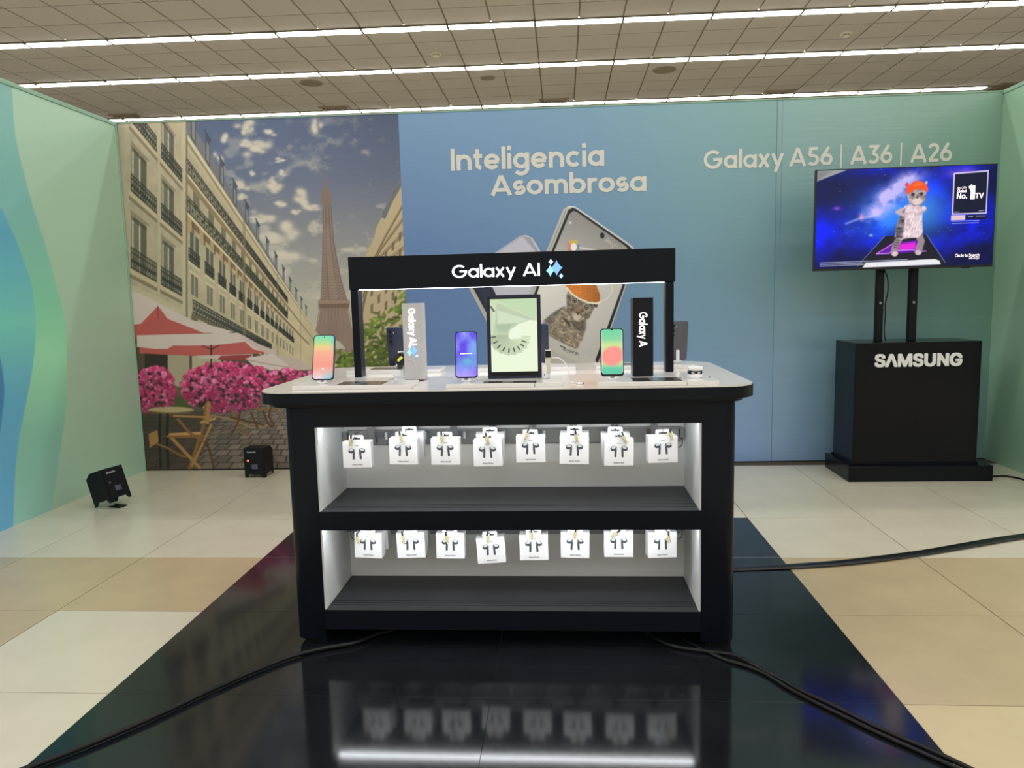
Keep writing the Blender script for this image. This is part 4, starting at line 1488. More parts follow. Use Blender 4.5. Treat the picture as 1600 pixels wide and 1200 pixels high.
for row, R in enumerate((R1, R2)):
    for k, (x, zb, rz, ry) in enumerate(R):
        hz = zb + BH + 0.016
        lev = ('upper', 'lower')[row]
        dz = (0.690, 0.338)[row] - hz - 0.004
        hook = empty('display_hook', (x, YP - 0.0215, hz + 0.002))
        tag(hook, 'steel display hook holding the %s earbud box of the %s bay' % (NTH[k], lev), 'hook', 'hooks on the two rails inside the counter')
        wl = YP - 0.0215 - (YBOX - BD / 2) + 0.010
        obj('prong', tube([(0, -0.006, 0.0), (0, -wl * .5, 0.0), (0, -wl, 0.0), (0, -wl - 0.004, 0.006)], 0.0016, 6, n=4), m_steel, hook)
        obj('hook_collar', box(-0.006, 0.006, -0.008, 0.0, -0.006, 0.006, bev=0.001), m_steel, hook)
        obj('hook_plate', box(x - 0.014, x + 0.014, YP - 0.0213, YP - 0.0205, hz + dz - 0.022, hz + 0.010), m_rail, RAILS[row], world=True)
        t = proto if first else copy_tree(proto)
        first = False
        t.location = (x, YBOX, hz)
        t.rotation_euler = (0, ry, rz)
        t['label'] = 'white earbud carton hanging in the %s bay, %s of its row' % (lev, NTH[k])
        if (row, k) in BEHIND:
            dx, dz, r2 = BEHIND[(row, k)]
            t2 = copy_tree(proto)
            t2.location = (x + dx, YBOX + BD + 0.010, hz + dz)
            t2.rotation_euler = (0, 0, r2)
            t2['label'] = 'white earbud carton half hidden behind the %s one of the %s row' % (NTH[k], lev)
        # hook lock with a paper tag
        lx, lz, la, strap = LOCKS[row][k]
        lk = empty('hook_lock', (x + lx, YBOX - BD / 2 - 0.008, hz + lz))
        lk.rotation_euler = (0, la, 0)
        tag(lk, 'brass hook lock on the %s row carton, %s' % (lev, NTH[k]), 'lock', 'small locks on the display hooks')
        zo = -0.012 if strap else 0.0
        obj('lock_tip', box(-0.0028, 0.0028, -0.004, 0.003, zo - 0.012, zo + 0.004, bev=0.001), m_lockb, lk)
        lb = bmesh.new()
        box(-0.005, 0.005, -0.005, 0.003, zo - 0.026, zo - 0.010, bev=0.0015, bm=lb)
        box(-0.0035, 0.0035, -0.004, 0.002, zo - 0.036, zo - 0.025, bev=0.001, bm=lb)
        obj('lock_body', lb, m_gold, lk)
        obj('paper_tag', box(-0.0045, 0.0065, 0.0032, 0.0040, zo - 0.042, zo - 0.006), m_tagw, lk)
        if strap:
            sgn = 1 if k < 6 else -1
            obj('strap', tube([(sgn * 0.002, -0.001, zo), (sgn * 0.012, 0.0, zo + 0.012), (sgn * 0.022, 0.003, zo + 0.022)], 0.0018, 6), m_lockb, lk)

# ================================================================== lit frame on the counter
hf = empty('header_frame', (-0.197, 2.84, 0.902))
tag(hf, 'black gantry sign with glowing white letters standing on the counter', 'sign')
FX0, FX1, FY0, FY1 = -0.821, 0.425, 2.81, 2.875
obj('header_board', box(FX0, FX1, FY0, FY1, 1.242, 1.368, bev=0.002), m_black, hf, world=True)
for (x0, x1) in ((FX0 + 0.004, FX0 + 0.032), (FX1 - 0.036, FX1 - 0.006)):
    obj('leg', box(x0, x1, FY0, FY1, 0.902, 1.242, bev=0.002), m_black, hf, world=True)
obj('led_strip', box(FX0 + 0.036, FX1 - 0.040, FY0 + 0.006, FY1 - 0.006, 1.2412, 1.2425), mat('led_strip_header', (240, 240, 255), emit=9.0, vary=0), hf, world=True)
m_glow = mat('letter_glow', (255, 255, 255), emit=1.6, vary=0.0)


def on_header(x, y, z):
    return (x + 0.197, FY0 + y - 0.0002 - 2.84, z - 0.902)


lettering('header_lettering', 'Galaxy', -0.418, -0.174, 1.278, 1.326, m_glow, hf, on_header, sharp=0.135, thick=0.003)
lettering('header_lettering', 'AI', -0.147, -0.083, 1.278, 1.326, m_glow, hf, on_header, sharp=0.135, thick=0.003)


def sparkle(cx, cz, rx, rz, n=6, p=1.75):
    pts = []
    for q in range(4):
        for k in range(n):
            a = q * PI / 2 + k * PI / 2 / n
            c, s = math.cos(a), math.sin(a)
            e = 2.0 * p / 2
            pts.append((cx + rx * math.copysign(abs(c) ** (e * 1.5), c), cz + rz * math.copysign(abs(s) ** (e * 1.5), s)))
    return pts


def sparkles(parent, place, cx, cz, s, th, y=0.0, rot=False):
    for (dx, dz, rx, rz, c, nm) in ((-0.022, -0.007, 0.015, 0.021, 'star_sky', 'sparkle'), (0.000, 0.002, 0.021, 0.027, 'star_blue', 'sparkle'), (-0.0195, 0.023, 0.0085, 0.0105, 'star_white', 'sparkle'), (0.0150, -0.026, 0.0085, 0.0095, 'star_pale', 'sparkle')):
        rgb = {'star_blue': (110, 160, 240), 'star_sky': (140, 196, 246), 'star_white': (236, 246, 255), 'star_pale': (170, 204, 252)}[c]
        m = mat(c, rgb, emit=1.1, vary=0.12, scale=60)
        pts = sparkle(dx * s, dz * s, rx * s, rz * s)
        b = bmesh.new()
        vs0 = [b.verts.new(place(cx + a, y - th, cz + c2)) for a, c2 in pts]
        vs1 = [b.verts.new(place(cx + a, y, cz + c2)) for a, c2 in pts]
        b.faces.new(vs0)
        b.faces.new(vs1[::-1])
        for i in range(len(pts)):
            j = (i + 1) % len(pts)
            b.faces.new((vs0[i], vs0[j], vs1[j], vs1[i]))
        obj(nm, b, m, parent)
        th += 0.0008


sparkles(hf, on_header, -0.0190, 1.3035, 1.1, 0.003)

# ================================================================== things on the counter
ZT = 0.902
m_acry = mat('platform_white', (228, 226, 222), rough=0.14, vary=0.03, scale=8.0, spec=0.55)
m_card2 = mat('info_card_dark', (66, 62, 60), rough=0.12, vary=0.35, scale=30.0)
m_cardg = mat('info_card_grey', (120, 120, 120), rough=0.2, vary=0.2, scale=60.0)
PLT = 0.014


def platform(x0, x1, y0, y1, label, card=None, split=None):
    t = empty('display_platform', ((x0 + x1) / 2, (y0 + y1) / 2, ZT))
    tag(t, label, 'display platform', 'low white display platforms on the counter')
    if split:
        obj('plate', box(x0, split - .0006, y0, y1, ZT, ZT + PLT, bev=0.0012), m_acry, t, world=True)
        obj('plate', box(split + .0006, x1, y0, y1, ZT, ZT + PLT, bev=0.0012), m_acry, t, world=True)
    else:
        obj('plate', box(x0, x1, y0, y1, ZT, ZT + PLT, bev=0.0012), m_acry, t, world=True)
    if card:
        c = obj('info_card', box(card[0], card[1], card[2], card[3], ZT + PLT, ZT + PLT + 0.001), m_card2, t, world=True)
        cw = (card[1] - card[0])
        obj('card_panel', box(card[0] + cw * .36, card[0] + cw * .56, card[2] + .004, card[3] - .004, ZT + PLT + 0.001, ZT + PLT + 0.0014), m_cardg, c, world=True)
    return t


platform(-0.925, -0.512, 2.425, 2.560, 'low white display platform under the peach phone', card=(-0.776, -0.615, 2.440, 2.535))
platform(-0.392, -0.004, 2.410, 2.560, 'low white display platform under the violet phone and the lit tablet', card=(-0.270, -0.09, 2.420, 2.470), split=-0.095)
platform(0.114, 0.502, 2.390, 2.545, 'low white display platform under the green phone with notch', card=(0.228, 0.386, 2.405, 2.505), split=0.40)
platform(-0.885, -0.500, 2.93, 3.08, 'low white display platform on the far left of the counter', card=(-0.80, -0.64, 2.98, 3.06))
platform(-0.345, 0.050, 2.93, 3.08, 'low white display platform behind the lit tablet', card=(-0.30, -0.14, 2.98, 3.06))
platform(0.130, 0.520, 2.93, 3.08, 'low white display platform on the far right of the counter', card=(0.19, 0.35, 2.98, 3.06))

m_bezel = mat('phone_black', (14, 16, 20), rough=0.25, spec=0.3)
m_stand = mat('stand_white', (236, 236, 238), rough=0.3)


def screen_art(w, h, nx, nz, paint, M, name, parent, strength, keep_r=0.0):
    P0 = grid(lambda x, z: (x, np.zeros_like(x), z), -w / 2, w / 2, nx, 0, h, nz)
    R3 = np.array(M.to_3x3())
    T3 = np.array(M.to_translation())
    a = Art(P0 @ R3.T + T3, (P0[..., 0] / w + 0.5, 1 - P0[..., 2] / h))      # u right, v down, 0..1
    a.C = paint(a.U, a.V)
    keep = None
    if keep_r:
        dx = np.maximum(np.abs(P0[..., 0]) - (w / 2 - keep_r), 0)
        dz = np.maximum(np.abs(P0[..., 2] - h / 2) - (h / 2 - keep_r), 0)
        keep = dx * dx + dz * dz <= keep_r ** 2 * 1.05
    return a.build(name, print_mat('screen_%s' % strength, rough=0.12, emit=strength), parent, keep=keep)


def phone(name, label, loc, rz, tilt, rgb, paint, w=0.0775, h=0.162, notch=False, caption=None, back=False, strength=1.0):
    t = empty(name, loc, rz)
    tag(t, label, 'phone')
    M = Matrix.Translation((0, 0, 0.012)) @ Matrix.Rotation(-tilt, 4, 'X')
    th = 0.0078
    body = obj('body', prism(rrect(-w / 2, w / 2, 0, h, 0.0105, 6), -th / 2, th / 2, 'xz', M=M, bev=0.0012), mat('phone_body_%d_%d_%d' % rgb, rgb, rough=0.3), t, smooth=True)
    if not back:
        fp = obj('front_glass', prism(rrect(-w / 2 + .0012, w / 2 - .0012, .0012, h - .0012, 0.0095, 6), -th / 2 - 0.0004, -th / 2 + .0005, 'xz', M=M), m_bezel, body)
        bz = 0.0032
        bot = 0.007 if notch else 0.0045
        screen_art(w - 2 * bz, h - bz - bot, 44, 90, paint, M @ Matrix.Translation((0, -th / 2 - 0.0008, bot)), 'screen', body, strength, 0.007)
        if notch:
            obj('camera_notch', prism([(-.005, h - bz + .0003), (.005, h - bz + .0003), (.003, h - bz - .003), (0, h - bz - .0042), (-.003, h - bz - .003)], -th / 2 - .0013, -th / 2 - .0004, 'xz', M=M), m_bezel, body)
        else:
            obj('camera_hole', disc(0, h - 0.0085, 0.0019, -th / 2 - .0013, -th / 2 - .0004, 14, M=M), m_bezel, body)
        if caption:
            for (txt, z, hw, hh) in caption:
                def pl(x, y, zz):
                    v = M @ Vector((x, -th / 2 - 0.0010 + y, zz))
                    return tuple(v)
                lettering('screen_lettering', txt, -hw, hw, z, z + hh, m_glow, body, pl, bold=0.01, thick=0.0003)
    else:
        for k in range(3):
            obj('camera_lens', disc(-w / 2 + 0.016, h - 0.018 - 0.020 * k, 0.0068, -th / 2 - 0.0022, -th / 2 + .001, 18, M=M), m_bezel, body)
        obj('flash', disc(-w / 2 + 0.030, h - 0.022, 0.0022, -th / 2 - 0.0006, -th / 2 + .001, 10, M=M), m_tagw, body)
    s = -1 if back else 1
    sb = bmesh.new()
    box(-0.011, 0.011, -0.010, 0.016, 0.0, 0.006, bev=0.0015, bm=sb)
    box(-0.007, 0.007, 0.006 if not back else -0.016, 0.013 if not back else -0.009, 0.004, 0.055, bev=0.002, bm=sb)
    box(-0.016, -0.006, -0.010, 0.0, 0.004, 0.012, bev=0.001, bm=sb)
    box(0.006, 0.016, -0.010, 0.0, 0.004, 0.012, bev=0.001, bm=sb)
    obj('stand', sb, m_stand, t)
    return t


def scr_peach(u, v):
    c = ramp(v, [(0, (92, 214, 178)), (0.12, (150, 218, 140)), (0.25, (236, 210, 130)), (0.42, (250, 176, 150)), (0.7, (250, 160, 142)), (0.88, (248, 196, 186)), (1, (240, 222, 236))])
    g = np.clip((u - 0.35) * 1.6, 0, 1) * np.clip((v - 0.78) * 4.5, 0, 1)
    c = lerp(c, (110, 196, 214), g * 0.9)
    b = np.clip((u - 0.8) * 4, 0, 1) * np.clip((0.4 - v) * 3, 0, 1)
    return lerp(c, (84, 180, 226), b)


def scr_violet(u, v):
    n = fbm(u * 2.2 + 3, v * 3.2 + 1, 3)
    c = ramp(np.clip((n - .3) * 2.2, 0, 1), [(0, (96, 60, 236)), (0.45, (120, 120, 246)), (1, (150, 160, 252))])
    g = np.exp(-((u - .55) / .45) ** 2 - ((v - .66) / .13) ** 2)
    c = lerp(c, (92, 176, 222), g)
    g = np.exp(-((u - .85) / .25) ** 2 - ((v - .38) / .22) ** 2)
    c = lerp(c, (110, 180, 240), 0.8 * g)
    return lerp(c, (190, 160, 252), np.clip((v - .8) * 4, 0, 0.8))


def scr_green(u, v):
    c = ramp(v, [(0, (104, 214, 164)), (0.22, (130, 214, 158)), (0.34, (206, 228, 150)), (1, (206, 228, 150))])
    c = lerp(c, (88, 204, 166), np.clip((v - .76) * 8, 0, 1))
    r = np.sqrt(((u - .52) / .50) ** 2 + ((v - .60 + 0.05 * (u - .5)) / .215) ** 2)
    c = lerp(c, (255, 150, 140), np.clip((1.12 - r) * 4.5, 0, 1))
    return lerp(c, (240, 226, 240), np.clip((0.07 - np.minimum(u, 1 - u)) * 9, 0, 0.55))


phone('smartphone', 'phone with a glowing peach and green screen at the left of the counter', (-0.838, 2.492, ZT + PLT), 0.0, 0.30, (44, 64, 66), scr_peach, strength=0.95)
phone('smartphone', 'phone with a violet and blue screen between the grey pillar and tablet', (-0.331, 2.480, ZT + PLT), 0.03, 0.22, (44, 40, 96), scr_violet, caption=[('Galaxy A56 5G', 0.083, 0.020, 0.0035)], strength=0.95)
phone('smartphone', 'phone with a pink spot on its green screen beside the black pillar', (0.164, 2.462, ZT + PLT), -0.02, 0.20, (26, 30, 36), scr_green, notch=True, strength=0.95)
phone('smartphone', 'dark blue phone showing its back behind the round watch', (-0.688, 3.015, ZT + PLT), 0.0, -0.16, (42, 48, 68), None, back=True)
phone('smartphone', 'grey phone showing its back behind the right leg of the gantry sign', (0.462, 3.015, ZT + PLT), 0.12, -0.16, (86, 86, 94), None, back=True)
phone('smartphone', 'navy phone half hidden behind the right edge of the lit tablet', (-0.097, 3.015, ZT + PLT), 0.0, -0.14, (38, 46, 66), None, back=True)

# ---- portrait tablet sign
tb = empty('tablet_sign', (-0.170, 2.565, ZT + PLT))
tag(tb, 'upright framed tablet showing pale green phones fanned out in a circle', 'tablet')
TWd, THt = 0.189, 0.292
TM = Matrix.Rotation(-0.03, 4, 'X')
tf = obj('frame', prism(rrect(-TWd / 2, TWd / 2, 0, THt, 0.003, 3), -0.010, 0.010, 'xz', M=TM, bev=0.001), mat('tablet_frame', (36, 39, 60), rough=0.3, spec=0.3), tb)
obj('bezel', box(-TWd / 2 + .010, TWd / 2 - .010, -0.0108, -0.0098, 0.010, THt - .010, M=TM), m_bezel, tf)


def scr_tablet(u, v):
    a = Art(np.zeros(u.shape + (3,)), (u * 100, v * 172))
    a.fill(lambda U, V: ramp(V / 172, [(0, (206, 226, 182)), (0.45, (226, 240, 206)), (1, (236, 250, 212))]))
    a.poly([(8, 0), (100, 50), (100, 0)], (196, 220, 180), 0.9, 3)
    a.poly([(14, 8), (98, 50), (78, 58), (60, 60), (40, 76), (34, 100), (14, 96), (6, 78), (10, 50)], (190, 206, 176), 0.9, 4)
    a.poly([(15, 26), (82, 50), (62, 57), (16, 58)], (214, 230, 200), 0.9, 3)
    a.poly([(10, 60), (48, 58), (36, 78), (16, 76)], (174, 194, 164), 0.8, 4)
    a.poly([(0, 20), (6, 30), (10, 98), (0, 96)], (200, 216, 184), 0.7, 3)
    a.line([(2, 18), (8, 28)], 4, (60, 66, 56), 0.8, 2)
    a.poly([(0, 94), (34, 100), (42, 80), (58, 60), (86, 50), (100, 54), (100, 172), (0, 172)], (240, 252, 222), 0.95, 2)
    cx, cy = 46, 88
    for k in range(9):
        an = 3.0 - k * 0.335
        c, s = math.cos(an), math.sin(an)
        L, W = 50 - 1.5 * k, 11
        o_ = 8
        p = [(cx + c * o_ - s * -W * .4, cy + s * o_ + c * -W * .4), (cx + c * L - s * -W, cy + s * L + c * -W), (cx + c * L - s * W, cy + s * L + c * W), (cx + c * o_ - s * W * .4, cy + s * o_ + c * W * .4)]
        a.poly(p, np.array((196, 212, 178)) * (0.90 + 0.022 * k), 0.85, 2)
        a.line([p[0], p[1]], 1.0, (158, 178, 144), 0.8, 1)
        m0 = ((p[1][0] * .3 + p[2][0] * .7) - c * 6, (p[1][1] * .3 + p[2][1] * .7) - s * 6)
        a.line([m0, (m0[0] - c * 8, m0[1] - s * 8)], 2.6, (44, 48, 44), 0.95, 1.2)
    a.ell(56, 80, 15, 14, (240, 252, 226), 0.95, 4)
    return a.C


screen_art(TWd - .026, THt - 0.038, 110, 172, scr_tablet, TM @ Matrix.Translation((0, -0.0114, 0.024)), 'screen', tf, 0.95)
obj('foot', box(-0.05, 0.05, 0.0, 0.06, 0, 0.006, bev=0.001), m_bezel, tb)


# ---- pillars
def pillar(label, x0, x1, y0, y1, z1, rgb, body, xa, xb, zt0, zt1, glow, star=False, rz=0.0):
    cx, cy = (x0 + x1) / 2, (y0 + y1) / 2
    t = empty('display_pillar', (cx, cy, ZT), rz)
    tag(t, label, 'sign pillar')
    w, d = (x1 - x0) / 2, (y1 - y0) / 2
    m = mat('pillar_%d' % rgb[0], rgb, rough=0.35, vary=0.03, spec=0.2)
    obj('column', box(-w, w, -d, d, 0.004, z1 - ZT, bev=0.0012), m, t)
    obj('base_plate', box(-w + .004, w - .004, -d + .004, d - .004, 0.0, 0.004), m_bezel, t)

    def side(xx, sgn):
        def place(a, y, b_):        # text runs downwards: its x goes to -z, its height to +x
            return (b_ - (xa + xb) / 2, -d - 0.0002 + y, zt1 - ZT - a)
        return place
    lettering('pillar_lettering', body, 0.0, zt1 - zt0, xa, xb, m_glow if glow else mat('pillar_white', (245, 245, 245)), t, side(0, 1), sharp=0.165, thick=0.0016)
    if star:
        def sp(a, y, b_):
            return (a, -d - 0.0002 + y, b_)
        sparkles(t, sp, 0.002, zt0 - ZT - 0.022, 0.72, 0.0012)
    return t


pillar('light grey pillar with white vertical lettering and a blue sparkle', -0.584, -0.512, 2.655, 2.725, 1.186, (196, 194, 196), 'Galaxy AI', 0.0, 0.026, 1.035, 1.168, True, True, rz=0.0)
pillar('black pillar with white vertical lettering beside the green phone', 0.2505, 0.3225, 2.655, 2.725, 1.187, (18, 22, 28), 'Galaxy A', 0.0, 0.030, 1.012, 1.135, True, False, rz=0.03)

# ---- watch on its stand
wt = empty('smart_watch', (-0.602, 2.70, ZT))
tag(wt, 'round black watch with green dial on a white stand by the grey pillar', 'watch')
wb = bmesh.new()
prism([(0.022 * math.cos(2 * PI * k / 28), 0.022 * math.sin(2 * PI * k / 28)) for k in range(28)], -0.006, 0.006, 'xz', bm=wb, bev=0.002)
WM = Matrix.Translation((-0.004, -0.012, 0.078)) @ Matrix.Rotation(-0.35, 4, 'X') @ Matrix.Rotation(0.15, 4, 'Z')
bmesh.ops.transform(wb, matrix=WM, verts=wb.verts)
wc = obj('watch_case', wb, m_bezel, wt, smooth=True)
obj('watch_dial', prism(rrect(-0.012, 0.012, -0.005, 0.005, 0.004, 4), -0.0066, -0.006, 'xz', M=WM @ Matrix.Rotation(-0.8, 4, 'Y')), mat('dial_green', (190, 200, 60), emit=0.5), wc)
bb = bmesh.new()
for s in (-1, 1):
    pts = [(0.0, s * 0.020, -0.001), (0.0, s * 0.030, 0.008), (0, s * 0.032, 0.022), (0, s * 0.020, 0.036)]
    P_ = [WM @ Vector((0, z, y)) for (x, y, z) in [(p[0], p[1], p[2]) for p in pts]]
    for p, q in zip(P_, P_[1:]):
        d = q - p
        for xo in (0,):
            own = bmesh.new()
            a = Vector((0.010, 0, 0))
            n = d.cross(a).normalized() * 0.0015
            vs = [own.verts.new(v) for v in (p - a - n, p + a - n, p + a + n, p - a + n, q - a - n, q + a - n, q + a + n, q - a + n)]
            for f in ((3, 2, 1, 0), (4, 5, 6, 7), (0, 1, 5, 4), (1, 2, 6, 5), (2, 3, 7, 6), (3, 0, 4, 7)):
                own.faces.new([vs[i] for i in f])
            join(bb, own)
obj('watch_band', bb, mat('band_green_grey', (52, 62, 58), rough=0.6), wt)
sb = bmesh.new()
tube([(0.022, -0.004, 0.088), (0.010, -0.006, 0.105), (-0.012, -0.004, 0.104)], 0.0025, 8, bm=sb)
tube([(0.012, 0.004, 0.088), (0.016, 0.0, 0.060), (0.012, 0.0, 0.03), (0.0, 0.0, 0.012)], 0.003, 8, bm=sb)
box(-0.006, 0.010, -0.006, 0.008, 0.0, 0.045, bev=0.003, bm=sb)
prism(rrect(-0.030, 0.030, -0.022, 0.026, 0.010, 5), 0.0, 0.006, 'xy', bm=sb, bev=0.002)
tube([(-0.004, 0.0, 0.018), (-0.022, 0.0, 0.014), (-0.038, 0.002, 0.026), (-0.042, 0.006, 0.036)], 0.006, 8, bm=sb)
tube([(0.004, -0.004, 0.012), (0.024, -0.012, 0.012), (0.046, -0.020, 0.020)], 0.004, 8, bm=sb)
obj('stand', sb, m_stand, wt, smooth=True)
cc = empty('charging_cable', (-0.55, 2.645, ZT + 0.0))
tag(cc, 'thin pale cable looping in front of the grey pillar', 'cable')
obj('cord', tube([(-0.035, 0.04, 0.0790), (-0.022, 0.008, 0.082), (0.004, 0.000, 0.074), (0.014, 0.002, 0.040), (0.012, 0.0, 0.002)], 0.0011, 6), mat('cord_pale', (206, 204, 206), rough=0.4), cc)

# ---- fitness band on its stand
fb = empty('fitness_band', (-0.052, 2.535, ZT + PLT))
tag(fb, 'beige fitness band with a small black screen on a white stand beside the tablet', 'fitness band')
cs = obj('case', box(-0.0115, 0.0115, -0.006, 0.004, 0.070, 0.100, bev=0.003, seg=2), mat('band_case', (206, 200, 184), rough=0.3, metal=0.3), fb, smooth=True)
obj('screen', box(-0.0095, 0.0095, -0.0066, -0.0058, 0.0735, 0.0975, bev=0.0002), m_bezel, cs)
sp_ = bmesh.new()
box(-0.0085, 0.0085, -0.004, 0.000, 0.018, 0.072, bev=0.0015, bm=sp_)
box(-0.0085, 0.0085, 0.012, 0.016, 0.018, 0.084, bev=0.0015, bm=sp_)
obj('strap', sp_, mat('strap_beige', (212, 206, 190), rough=0.55), fb)
sb = bmesh.new()
box(-0.022, -0.004, -0.010, 0.010, 0.0, 0.046, bev=0.004, seg=2, bm=sb)
box(-0.010, 0.006, -0.002, 0.012, 0.0, 0.070, bev=0.003, bm=sb)
obj('stand', sb, m_stand, fb, smooth=True)
obj('stand_button', disc(-0.013, 0.014, 0.0022, -0.0108, -0.0098, 10), m_lockb, fb)
cc = empty('charging_cable', (0.02, 2.53, ZT))
tag(cc, 'white cable arching from the fitness band down to the counter', 'cable')
obj('cord', tube([(-0.060, 0.012, 0.085), (-0.035, 0.005, 0.084), (-0.012, 0.0, 0.066), (0.000, -0.005, 0.035), (0.000, -0.02, 0.006), (0.030, -0.06, 0.003)], 0.0018, 8), m_stand, cc)
obj('plug', box(0.026, 0.044, -0.068, -0.056, 0.0, 0.007, bev=0.002), m_stand, cc)
obj('plug_tip', box(0.044, 0.049, -0.065, -0.059, 0.0015, 0.0055), m_lockb, cc)
# ---- open earbud case
bc = empty('earbud_case', (0.440, 2.482, ZT + PLT))
tag(bc, 'white open earbud charging case at the right of the counter', 'earbud case')
low = bmesh.new()
prism(rrect(-0.024, 0.024, -0.022, 0.022, 0.014, 6), 0.0, 0.016, 'xy', bm=low, bev=0.005, seg=3)
obj('case_bottom', low, m_stand, bc, smooth=True)
obj('case_inside', prism(rrect(-0.023, 0.023, -0.021, 0.021, 0.013, 6), 0.014, 0.024, 'xy'), m_bezel, bc)
up = bmesh.new()
prism(rrect(-0.024, 0.024, -0.020, 0.022, 0.014, 6), 0.0, 0.012, 'xy', bm=up, bev=0.005, seg=3, M=Matrix.Translation((0.001, 0.002, 0.0255)) @ Matrix.Rotation(0.10, 4, 'X'))
obj('case_lid', up, m_stand, bc, smooth=True)
for s in (-1, 1):
    obj('earbud', box(s * .010 - .005, s * .010 + .005, -0.0225, -0.018, 0.0165, 0.0215, bev=0.0015), mat('earbud_silver', (190, 192, 194), rough=0.3), bc)
gd = empty('earbud_tether', (0.448, 2.47, ZT + PLT))
tag(gd, 'two small clear studs on the platform beside the earbud case', 'stud')
for (x, y) in ((-0.058, 0.0), (0.040, 0.006)):
    obj('stud', prism([(x + 0.003 * math.cos(2 * PI * k / 10), y + 0.003 * math.sin(2 * PI * k / 10)) for k in range(10)], 0, 0.004, 'xy'), m_cardg, gd)

# ================================================================== television on its stand
pl = empty('television_plinth', (2.17, 4.78, 0))
tag(pl, 'black box plinth with white maker lettering on a wider black base', 'plinth')
m_gloss = mat('plinth_black', (10, 14, 20), rough=0.20, vary=0.15, scale=2.0, spec=0.18)
base = obj('base', box(1.765, 2.628, 4.603, 5.02, 0.0, 0.098, bev=0.002), m_gloss, pl, world=True)
obj('body_box', box(1.803, 2.553, 4.655, 4.985, 0.110, 0.864, bev=0.002), m_gloss, pl, world=True)
obj('plinth_step', box(1.795, 2.561, 4.647, 4.99, 0.098, 0.110, bev=0.001), m_gloss, pl, world=True)


def on_plinth(x, y, z):
    return (x - 2.17, 4.655 + y - 0.0004 - 4.78, z)


lettering('maker_lettering', 'S\u039bMSUNG', 1.918, 2.438, 0.713, 0.794, mat('letter_white', (232, 232, 232), rough=0.5, vary=0.01), pl, on_plinth, bold=0.035, thick=0.006, cap_ref='M')
tv = empty('television', (2.085, 4.78, 0.8645))
tag(tv, 'wide television on two black posts showing a cat in an orange cap', 'television')
for (x0, x1) in ((1.972, 2.012), (2.172, 2.217)):
    obj('post', box(x0, x1, 4.775, 4.815, 0.8645, 1.62, bev=0.002), m_black2, tv, world=True)
obj('mount_bar', box(1.90, 2.30, 4.765, 4.775, 1.50, 1.62), m_black2, tv, world=True)
for x in (1.992, 2.194):
    obj('bolt', disc(x, 1.105, 0.008, 4.770, 4.776, 12), m_rail, tv, world=True)

VX0, VX1, VY, VZ0, VZ1 = 1.556, 2.618, 4.705, 1.312, 1.923
case = obj('casing', box(VX0, VX1, VY, VY + 0.028, VZ0, VZ1, bev=0.002), mat('tv_casing', (18, 20, 26), rough=0.3), tv, world=True)
obj('rear_hump', box(VX0 + .16, VX1 - .16, VY + 0.028, VY + 0.060, VZ0 + .03, VZ1 - .22, bev=0.008), m_black2, tv, world=True)
obj('sensor_bar', box(2.44, 2.49, VY + .002, VY + .012, VZ0 - .005, VZ0, bev=0.001), m_black2, tv, world=True)
sx0, sx1, sz0, sz1 = VX0 + .007, VX1 - .007, VZ0 + .014, VZ1 - .006
P = grid(lambda x, z: (x, np.full_like(x, VY - 0.0006), z), sx0, sx1, 340, sz0, sz1, 196)
sc = Art(P - np.array(tv.location), ((P[..., 0] - sx0) / (sx1 - sx0) * 280, (sz1 - P[..., 2]) / (sz1 - sz0) * 158))


def nebula(U, V):
    n = fbm(U / 46, V / 34, 5)
    m2 = fbm(U / 22 + 30, V / 18 + 12, 5)
    c = lerp((6, 12, 70), (4, 30, 250), np.clip((n - 0.22) * 2.1, 0, 1))
    dark = np.clip(1 - ((U - 30) / 110) ** 2 - ((V - 30) / 60) ** 2, 0, 1)
    c = lerp(c, (18, 26, 56), 0.9 * dark)
    g = np.exp(-((U - 110 - 0.3 * (90 - V)) / 52) ** 2 - ((V - 72) / 36) ** 2)
    c = lerp(c, (40, 130, 255), np.clip(g * 1.1 * (0.4 + m2), 0, 0.95))
    g = np.exp(-((U - 118 + (V - 45) * 0.9) / 22) ** 2 - ((V - 45) / 36) ** 2)
    c = lerp(c, (210, 190, 250), np.clip(g * (m2 - 0.18) * 3.6, 0, 0.95))
    g = np.exp(-((U - 170) / 40) ** 2 - ((V - 70) / 40) ** 2)
    c = lerp(c, (70, 160, 255), np.clip(g * 0.7, 0, 0.8))
    c = lerp(c, (10, 14, 50), np.clip((V - 118) / 46, 0, 0.8))
    g = np.exp(-((U - 225) / 22) ** 2 - ((V - 10) / 9) ** 2)
    return lerp(c, (130, 90, 220), np.clip(g * (m2) * 1.3, 0, 0.8))


sc.fill(nebula)
sc.line([(48, 86), (70, 78), (86, 76), (104, 70)], 2.2, (196, 200, 255), 0.7, 4)
for k in range(70):
    u, v = rng.random() * 280, rng.random() * 130
    sc.ell(u, v, 1.3 * rng.random() + .5, .5, (150, 190, 255), 0.7 * rng.random(), 1, rot=-0.3)
sc.glow(33, 61, 6, 3, (190, 80, 255), 0.7)
sc.glow(72, 76, 4, 6, (255, 160, 220), 0.7)
sc.glow(88, 106, 3, 2, (150, 220, 255), 0.9)
sc.poly([(0, 0), (48, 0), (0, 17)], (150, 158, 158), 1, 1)
sc.poly([(0, 2), (24, 1), (0, 16)], (122, 118, 116), 0.7, 5)
